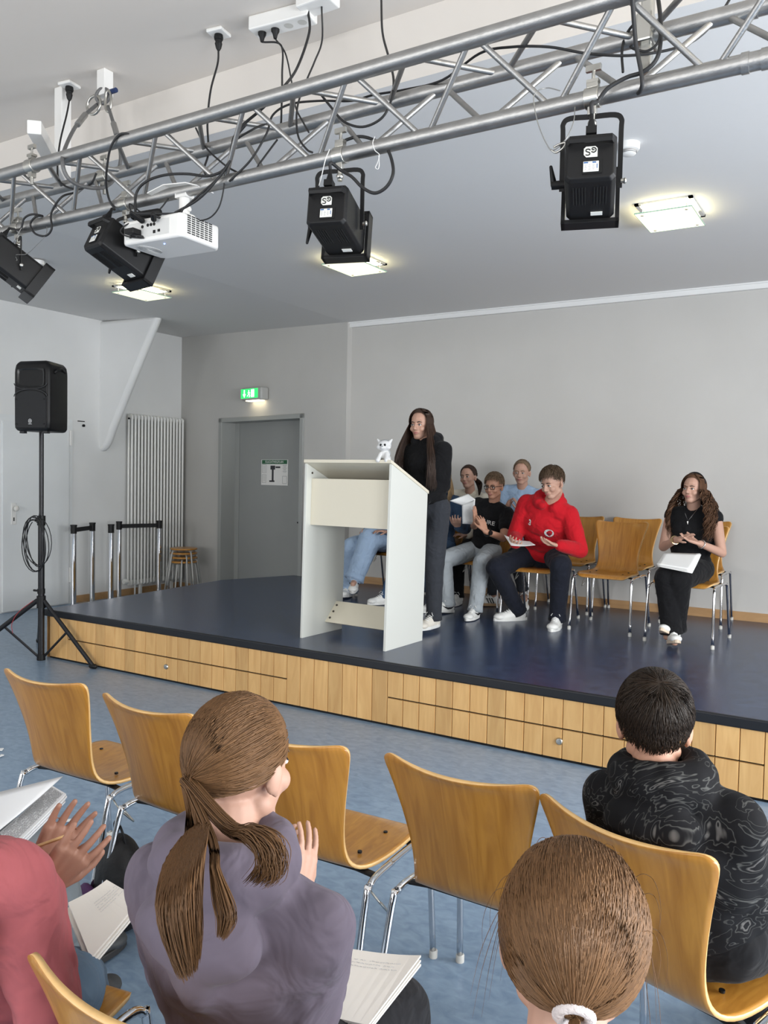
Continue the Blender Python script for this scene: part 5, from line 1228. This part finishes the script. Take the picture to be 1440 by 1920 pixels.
# person in light blue jeans behind the lectern, legs crossed
e = person('person in wide light blue jeans with crossed legs seen through the lectern', (-4.13, 6.9, ZD), (-4.13, 6.98, .945), (-4.13, 6.96, 1.42), (-4.13, 6.92, 1.565), R_(180), R_(180), 0, 0,
    hands={'R': [(-4.20, 6.62, 1.07), (.4, -.8, .1), (0, 0, -1), .3], 'L': [(-3.98, 6.62, 1.07), (-.4, -.8, .1), (0, 0, -1), .3]},
    feet={'L': [(-4.19, 6.40, .635), (.45, -.9, 0), -.25], 'R': [(-4.40, 6.62, ZD + .085), (.25, -1, 0), .1]}, S=.97, skin=SK, top=cloth('blue_cotton', (.10, .2, .34)), pants=JEANL, shoes={'m': WSHOE, 'sw': True}, pw=1.7, knees={'L': V((-.15, -1, 1.4)), 'R': V((-.1, -1, .8))}, vox=.006, brow=(.05, .03, .02))
hair_long(e['HM'], HDK, e['root'], 200, .0034, 1.38, .09, spread=.02)

# sheets of paper held on stage
def sheet(label, corners, sag=.01, nx=8, ny=8, m=PAPER, name='sheet_of_paper', cat='paper', group=None):
    """corners: four room points in order"""
    a, b, c, d = [V(p) for p in corners]; vs = []; fs = []; n_ = (b - a).cross(d - a).normalized()
    for i in range(ny + 1):
        for j in range(nx + 1):
            u, v = j / nx, i / ny; p = a.lerp(b, u).lerp(d.lerp(c, u), v); p += n_ * sag * math.sin(math.pi * u) * (1 - .3 * v); vs.append(p)
    for i in range(ny):
        for j in range(nx): k = i * (nx + 1) + j; fs.append((k, k + 1, k + nx + 2, k + nx + 1))
    cen = (a + b + c + d) / 4; t = None
    mb = MB(); mb.add([p - cen for p in vs], fs); o = mb.build(name, m, None, smooth=True); o.location = cen; x = o.modifiers.new('t', 'SOLIDIFY'); x.thickness = .0012
    return tag(o, label, cat, group)
PY = 6.04
sheet('white sheet held by the boy in the red hoodie', [at(945, 1003, y=6.10), at(993, 1015, y=6.16), at(1004, 1022, y=5.98), at(958, 1023, y=5.98)], .012)
sheet('folded white sheet held up beside the boy with glasses, lower half', [at(866, 946, y=6.30), at(891, 935, y=6.30), at(888, 983, y=6.32), at(867, 982, y=6.30)], .008)
sheet('bent upper flap of the white sheet beside the boy with glasses', [at(843, 939, y=6.22), at(877, 926, y=6.34), at(891, 936, y=6.30), at(866, 948, y=6.30)], -.012)
for i in range(3):
    dz = V((0, 0, -.004 * i)); sheet(['top sheet of the paper stack on the lap of the curly haired woman', 'middle sheet of the paper stack on the lap of the curly haired woman', 'lowest sheet of the paper stack on the lap of the curly haired woman'][i],
        [at(1231 + i, 1058 + i, y=5.90) + dz, at(1245, 1036 + i, y=6.10) + dz, at(1313 + i, 1038, y=6.13) + dz, at(1294 + 2 * i, 1069 + 2 * i, y=5.88) + dz], .006, group='papers on the lap of the curly haired woman')
# ------------------------------------------------------------------ audience
PURP = cloth('grey_purple_fleece', (.125, .105, .135), .3, 22); PINK = cloth('dusty_pink_fleece', (.40, .110, .120), .3, 22)
MARB = mat('marbled_black_fleece', (.008, .008, .009), .85, spec=.15)
def _marble():
    nt = MARB.node_tree; N = nt.nodes; L = nt.links; b = N['Principled BSDF']
    tc = N.new('ShaderNodeTexCoord'); n = N.new('ShaderNodeTexNoise'); n.inputs['Scale'].default_value = 3.6; n.inputs['Detail'].default_value = 2.5; n.inputs['Distortion'].default_value = 5.0
    L.new(tc.outputs['Object'], n.inputs['Vector']); cr = N.new('ShaderNodeValToRGB'); L.new(n.outputs[0], cr.inputs[0]); e_ = cr.color_ramp.elements
    bl = (.008, .008, .009, 1); e_[0].position = .40; e_[0].color = bl; e_[1].position = .70; e_[1].color = bl
    for p_, c_ in ((.435, bl), (.445, (.055, .055, .052, 1)), (.455, bl), (.535, bl), (.545, (.08, .08, .075, 1)), (.555, (.03, .03, .03, 1)), (.565, bl), (.60, bl), (.62, (.07, .068, .065, 1)), (.635, (.115, .11, .105, 1)), (.645, bl)):
        x = e_.new(p_); x.color = c_
    L.new(cr.outputs[0], b.inputs['Base Color'])
_marble()
HPB = hairmat('hair_ash_brown', (.125, .064, .028), .28, .42); HKB = hairmat('hair_golden_brown', (.150, .078, .035), .32, .38); HBK = hairmat('hair_black_brown', (.022, .014, .009), .5, .32)

# girl with ponytail in grey-purple hoodie
e = person('girl with long ponytail in grey purple hoodie seen from behind, clapping', (-.885, 1.0, 0), (-.885, 1.07, .545), (-.835, .945, .955), (-.858, .990, 1.112), R_(-8), R_(-2), R_(-6), R_(-4), sh_yaw=R_(-8),
    hands={'R': [(-.955, 1.27, .745), (-.1, .45, 1), (-1, .2, 0), .18], 'L': [(-1.03, 1.26, .735), (.05, .45, 1), (1, .2, 0), .18]},
    feet={'R': [(-.80, 1.50, .085), (.1, 1, 0)], 'L': [(-1.0, 1.52, .085), (-.1, 1, 0)]}, S=.90, vox=.004, skin=SK, top=PURP, pants=cloth('black_trousers', (.012, .012, .014)), loose=1.12, hood=True, hoodup=.045, shoes={'m': mat('shoe_grey', (.05, .055, .06), .6), 'sole': mat('sole_dark', (.03, .03, .03), .6)}, face=True, sw=.158, pw=1.15, disp=.010, brow=(.1, .07, .04))
HM = e['HM']
tl = [at(368, 1556, y=.825), at(348, 1590, y=.765), at(336, 1655, y=.72), at(343, 1730, y=.71), at(352, 1785, y=.71), at(357, 1822, y=.71)]
hd, T = hair_tied(HM, HPB, e['root'], 4200, .00085, (-.25, -.90, -.30), .10, tail=tl, ntail=2400, tr_=.056)
polys = []
for _ in range(260):       # loose locks falling over the hood to the right
    o = V((rnd(-.008, .008), rnd(-.008, .008), rnd(-.006, .006))); b_ = rnd(0, 1)
    C = catmull([T + o, at(430, 1552, y=.81) + o, at(468 + 20 * b_, 1564, y=.795) + o * 1.6, at(500 + 18 * b_, 1588 + 10 * b_, y=.79) + o * 2, at(492 + 30 * b_, 1622 + 12 * b_, y=.785) + o * 1.5, at(462 + 52 * b_, 1652, y=.78) + o], 4); polys.append(C)
for _ in range(160):
    o = V((rnd(-.006, .006), rnd(-.004, .004), rnd(-.004, .004))); C = catmull([T + o, at(398, 1575, y=.78) + o, at(404, 1630, y=.735) + o, at(420, 1690, y=.72) + o * 2, at(426, 1720, y=.715) + o * 2, at(416, 1755, y=.71) + o], 4); polys.append(C)
strands(polys, .00085).build('loose_locks', HPB, hd, smooth=True, world=True)

# boy with dark hair and marbled hoodie
e = person('boy with short dark hair in black marbled hoodie seen from behind', (-.365, 1.95, 0), (-.335, 1.99, .545), (-.385, 1.87, .895), (-.413, 1.865, 1.035), R_(16), R_(-14), R_(-2), R_(0), sh_yaw=R_(8),
    hands={'R': [(-.325, 2.15, .72), (-.15, .25, 1), (-1, .1, 0), .2], 'L': [(-.40, 2.17, .72), (.10, .25, 1), (1, .1, 0), .2]},
    feet={'R': [(-.06, 2.42, .085), (.35, 1, 0)], 'L': [(-.28, 2.52, .085), (.2, 1, 0)]}, S=.92, vox=.004, skin=SKT, top=MARB, pants=BLK, loose=1.16, hood=True, hoodup=.035, shoes={'m': mat('shoe_grey', (.05, .055, .06), .6), 'sole': mat('sole_dark', (.03, .03, .03), .6)}, sw=.158, pw=1.15, disp=.010)
hair_short(e['HM'], HBK, e['root'], 6500, .0009, .095, .042, .055, .12, .30)
sheet('white sheet on the lap of the boy with dark hair at the right picture edge', [V((-.10, 2.15, .60)), V((.16, 2.20, .60)), V((.10, 2.45, .60)), V((-.16, 2.40, .60))], .004)

# girl with white scrunchie, lower right
e = person('girl with golden brown hair tied in a white scrunchie at the lower picture edge', (-.28, .80, 0), (-.285, .80, .545), (-.272, .86, .885), (-.293, .93, 1.028), R_(-12), R_(-20), R_(-8), R_(3), sh_yaw=R_(-18),
    hands={'R': [(-.22, 1.12, .66), (-.3, .8, .1), (0, 0, -1), .3], 'L': [(-.45, 1.10, .66), (.3, .8, .1), (0, 0, -1), .3]},
    feet={'R': [(-.22, 1.28, .085), (.1, 1, 0)], 'L': [(-.45, 1.28, .085), (-.1, 1, 0)]}, S=.90, vox=.004, skin=SK, top=cloth('black_jacket', (.015, .015, .02)), pants=DENIM, loose=1.05, shoes={'m': mat('shoe_grey', (.05, .055, .06), .6), 'sole': mat('sole_dark', (.03, .03, .03), .6)}, sw=.155, hs=1.05)
hd, T = hair_tied(e['HM'], HKB, e['root'], 6000, .0008, (.03, -.80, -.62), .14, tail=[e['HM'] @ V((.0, -.135, -.065)), e['HM'] @ V((0, -.145, -.11)), e['HM'] @ V((.0, -.14, -.20))], ntail=260, tr_=.024, tie_m=mat('scrunchie_white', (.62, .56, .55), .9, bump=.5, bscale=200))
polys = []
for k in range(40):       # fine flyaway hair
    sd = -1 if k % 2 else 1; a_ = sd * R_(rnd(40, 130)); el = R_(rnd(-5, 80)); p = skull(a_, el, 1.11); o = V((sd * rnd(.008, .03), rnd(-.02, .02), rnd(-.01, .01)))
    if k < 12: z_ = rnd(.4, 1); P = [p, p + V((sd * .014, 0, .010)) * z_, p + V((sd * .030, .004, .0)) * z_, p + V((sd * .040, .006, -.035)) * z_, p + V((sd * .036, 0, -.075)) * z_]
    else: P = [p, p + o * .5 + V((0, 0, -.03)), p + o + V((0, -.01, -.07)), p + o * 1.3 + V((0, -.02, -.12))]
    polys.append([e['HM'] @ q_ for q_ in catmull(P, 4)])
strands(polys, .0004).build('flyaway_hair', HKB, hd, smooth=True, world=True)
R3 = e['N'] + e['up'] * .015
mb = MB(); mb.tube([R3 + (e['sr'] * math.cos(a) * .064 + e['sf'] * math.sin(a) * .060) for a in [k * math.pi / 10 for k in range(20)]], .012, 8, closed=True); mb.build('shirt_collar', TXTW, e['top'], smooth=True, world=True)
chair('beech chair of the girl with the white scrunchie below the picture edge', -.285, .79, R_(-12))

# person in pink hoodie, lower left
e = person('person in dusty pink hoodie clapping at the left picture edge, pencil in hand', (-1.44, .95, 0), (-1.42, .97, .545), (-1.455, .865, .865), (-1.53, .83, 1.01), R_(-38), R_(-20), R_(-4), 0, sh_yaw=R_(-14),
    hands={'R': [(-1.315, .960, .800), (.42, .38, .62), (-.75, .55, .15), .12], 'L': [(-1.395, 1.01, .795), (.28, .45, .85), (.8, -.45, -.1), .12]},
    feet={'R': [(-1.86, 1.50, .085), (-.5, 1, 0)], 'L': [(-1.90, 1.20, .085), (-.8, 1, 0)]}, S=.92, vox=.003, skin=SKB, top=PINK, pants=cloth('denim_blue', (.10, .15, .21), .4, 60), loose=1.14, shoes={'m': mat('shoe_grey', (.05, .055, .06), .6), 'sole': mat('sole_dark', (.03, .03, .03), .6)}, sw=.158, pw=1.2, disp=.018, elbow={'R': V((.35, -.1, -1)), 'L': V((-.6, -.2, -.8))})
hair_short(e['HM'], HBK, e['root'], 400, .0022, .09)
chair('beech chair of the person in the dusty pink hoodie', -1.52, .98, R_(-10))
pc = thing('pencil', 'pale wooden pencil with dark end between the clapping hands', 'pencil', at(85, 1582, y=.98))
a = at(42, 1597, y=.97); b = at(128, 1566, y=.99); d = (b - a).normalized()
MB().tube([a, b], .0036, 6).build('shaft', mat('pencil_wood', (.68, .45, .20), .5), pc, world=True)
MB().tube([a - d * .04, a], .0037, 6).build('dark_end', mat('pencil_dark', (.05, .06, .06), .5), pc, world=True)

# neighbour on the far left, mostly outside the picture: grey jeans and notebook
e = person('person in grey jeans at the far left, only the knee is in the picture', (-2.12, 1.1, 0), (-2.15, 1.15, .545), (-2.17, 1.08, .96), (-2.19, 1.08, 1.11), R_(-4), R_(0), 0, 0,
    hands={'R': [(-2.34, 1.38, .62), (-.2, .8, .1), (0, 0, -1), .3], 'L': [(-2.46, 1.36, .62), (.2, .8, .1), (0, 0, -1), .3]},
    feet={'R': [(-2.12, 1.66, .085), (.1, 1, 0)], 'L': [(-2.40, 1.62, .085), (-.1, 1, 0)]}, S=.92, vox=.006, skin=SK, top=cloth('grey_fleece', (.2, .2, .2)), pants=cloth('denim_pale_grey', (.22, .25, .27)), loose=1.05, shoes={'m': mat('shoe_grey', (.05, .055, .06), .6), 'sole': mat('sole_dark', (.03, .03, .03), .6)}, sw=.158, pw=1.2)
hair_short(e['HM'], HBK, e['root'], 300, .0024, .09)
chair('beech chair at the far left under the person in grey jeans', -2.14, 1.2, R_(-2))

# notebooks, papers
def notemat(name, c, ink, sx=60, sy=110):
    if name in MATS: return MATS[name]
    m = mat(name, c, .75); nt = m.node_tree; N = nt.nodes; L = nt.links; b = N['Principled BSDF']
    return m
PAPERW = mat('paper_warm', (.80, .76, .70), .75); PAPERC = mat('paper_cool', (.78, .79, .80), .75); INKF = mat('ink_faint', (.45, .45, .47), .8); INKP = mat('ink_print', (.30, .30, .31), .8)
def book(label, corners, layers=4, m=PAPERW, th=.006, rows=(), print_=False, holes=False, cat='notebook', name='notebook', group=None):
    a, b, c, d = [V(p) for p in corners]; n_ = (b - a).cross(d - a).normalized()
    if n_.z < 0: n_ = -n_
    t = thing(name, label, cat, (a + b + c + d) / 4, 0, group)
    for i in range(layers):
        j = V((rnd(-.004, .004), rnd(-.004, .004), 0)) if i < layers - 1 else V((0, 0, 0)); q_ = [p + j - n_ * th * (layers - 1 - i) for p in (a, b, c, d)]
        mb = MB(); vs = []; nx = 8
        for tz in (0, -th * .8):
            for k in range(nx + 1):
                u = k / nx; bend = n_ * (.010 * (u ** 3) * (i / max(1, layers - 1)))
                vs += [q_[0].lerp(q_[1], u) + n_ * tz + bend, q_[3].lerp(q_[2], u) + n_ * tz + bend * .3]
        fs = []; o = 2 * (nx + 1)
        for k in range(nx): fs += [(2 * k, 2 * k + 2, 2 * k + 3, 2 * k + 1), (o + 2 * k, o + 2 * k + 1, o + 2 * k + 3, o + 2 * k + 2), (2 * k, o + 2 * k, o + 2 * k + 2, 2 * k + 2), (2 * k + 1, 2 * k + 3, o + 2 * k + 3, o + 2 * k + 1)]
        fs += [(0, 1, o + 1, o), (2 * nx, o + 2 * nx, o + 2 * nx + 1, 2 * nx + 1)]
        mb.add(vs, fs); mb.build('page', m, t, world=True)
    def P(u, v): return a.lerp(b, u).lerp(d.lerp(c, u), v) + n_ * (.0012 + .010 * (u ** 3) * (1 - .7 * v))
    if rows:
        mb = MB()
        for (u0, u1, v, dens) in rows:
            u = u0
            while u < u1:
                w_ = rnd(.012, .05)
                if rnd(0, 1) < dens:
                    k = [P(min(u + w_ * s_ / 4, u1), v + rnd(-.006, .006)) for s_ in range(5)]; mb.tube(k, .0004 if not print_ else .0006, 4)
                u += w_ + .01
        if mb.v: mb.build('handwriting' if not print_ else 'printed_text', INKF if not print_ else INKP, t, world=True)
    if holes:
        mb = MB()
        for u in (.25, .75): p = P(u, .04); mb.cyl(p, p + n_ * .0004, .003, 10)
        mb.build('punched_hole', INK, t, world=True)
    return t
ZN = .60
A, B, C, D_ = at(128, 1692, z=ZN), at(200, 1657, z=ZN), at(262, 1688, z=ZN), at(170, 1797, z=ZN)
book('white notebook with small handwriting beside the elbow of the pink hoodie', [A, B, C, D_], 4, PAPERW, .007, [(.45, .98, .30 + .06 * k, .9) for k in range(5)], holes=False)
A, B, C, D_ = at(640, 1776, z=ZN), at(789, 1800, z=ZN), at(690, 1925, z=ZN), at(560, 1890, z=ZN)
book('cream note sheets right of the grey purple hoodie, faint pencil writing on top', [A, B, C, D_], 3, PAPERW, .005, [(.25, .85, .16 + .05 * k, .8) for k in range(3)])
ZN = .62
A, B, C, D_ = at(-60, 1560, z=ZN), at(100, 1470, z=ZN), at(124, 1488, z=ZN), at(-20, 1650, z=ZN)
book('printed booklet under the turned page at the left picture edge', [at(0, 1560, z=ZN), at(96, 1478, z=ZN), at(124, 1490, z=ZN), at(18, 1595, z=ZN)], 4, PAPERC, .006, [(.02 + .0 * k, .97, .10 + .045 * k, .9) for k in range(18)], print_=True, cat='booklet', name='booklet')
sheet('turned white page standing up over the printed booklet', [at(-70, 1600, z=ZN + .02), at(-60, 1500, z=ZN + .05), at(118, 1456, z=ZN + .05), at(0, 1556, z=ZN + .012)], .006, m=PAPERC)

# black backpack on the floor
bk = thing('backpack', 'black backpack with purple trim on the floor behind the clapping hands', 'backpack', (-2.22, 1.93, 0), R_(-20)); bk.scale = (.82, .82, .82)
NY = mat('black_nylon', (.010, .010, .011), .6, bump=.3, bscale=60); VI = mat('purple_fabric', (.055, .010, .075), .7)
mb = MB(); mb.ell((0, 0, .19), (.15, .10, .20)); mb.ell((0, -.02, .09), (.16, .12, .10)); mb.ell((0, 0, .30), (.11, .07, .08)); o = mb.build('bag_body', NY, bk, smooth=True)
x = o.modifiers.new('r', 'REMESH'); x.mode = 'VOXEL'; x.voxel_size = .008; x.use_smooth_shade = True; x = o.modifiers.new('s', 'SMOOTH'); x.iterations = 8
mb = MB(); mb.tube(catmull([(-.05, 0, .36), (-.045, -.01, .415), (0, -.01, .435), (.045, -.01, .415), (.05, 0, .36)], 5), .010, 6, flat=(.4, 1.4)); mb.build('carry_handle', NY, bk, smooth=True)
mb = MB(); mb.tube(catmull([(.06, .09, .34), (.12, .14, .28), (.16, .15, .18), (.19, .12, .05)], 5), .016, 6, flat=(.3, 1.4)); mb.build('shoulder_strap', NY, bk, smooth=True)
mb = MB(); mb.ell((-.03, -.125, .12), (.10, .03, .075)); mb.build('front_pocket', VI, bk, smooth=True)
# small things on the floor
for px, py, lab in ((2, 1406, 'small white scrap on the floor at the left picture edge, upper one'), (0, 1418, 'small white scrap on the floor at the left picture edge, lower one'), (128, 1539, 'small crumpled white paper bit on the floor by the backpack')):
    c = at(px, py, z=.005); mb = MB(); mb.prism([(-.02, -.008), (.018, -.012), (.022, .006), (-.012, .014)], 0, .004, Matrix.Rotation(rnd(0, 3), 3, 'Z'), c); tag(mb.build('paper_scrap', PAPER), lab, 'paper scrap')
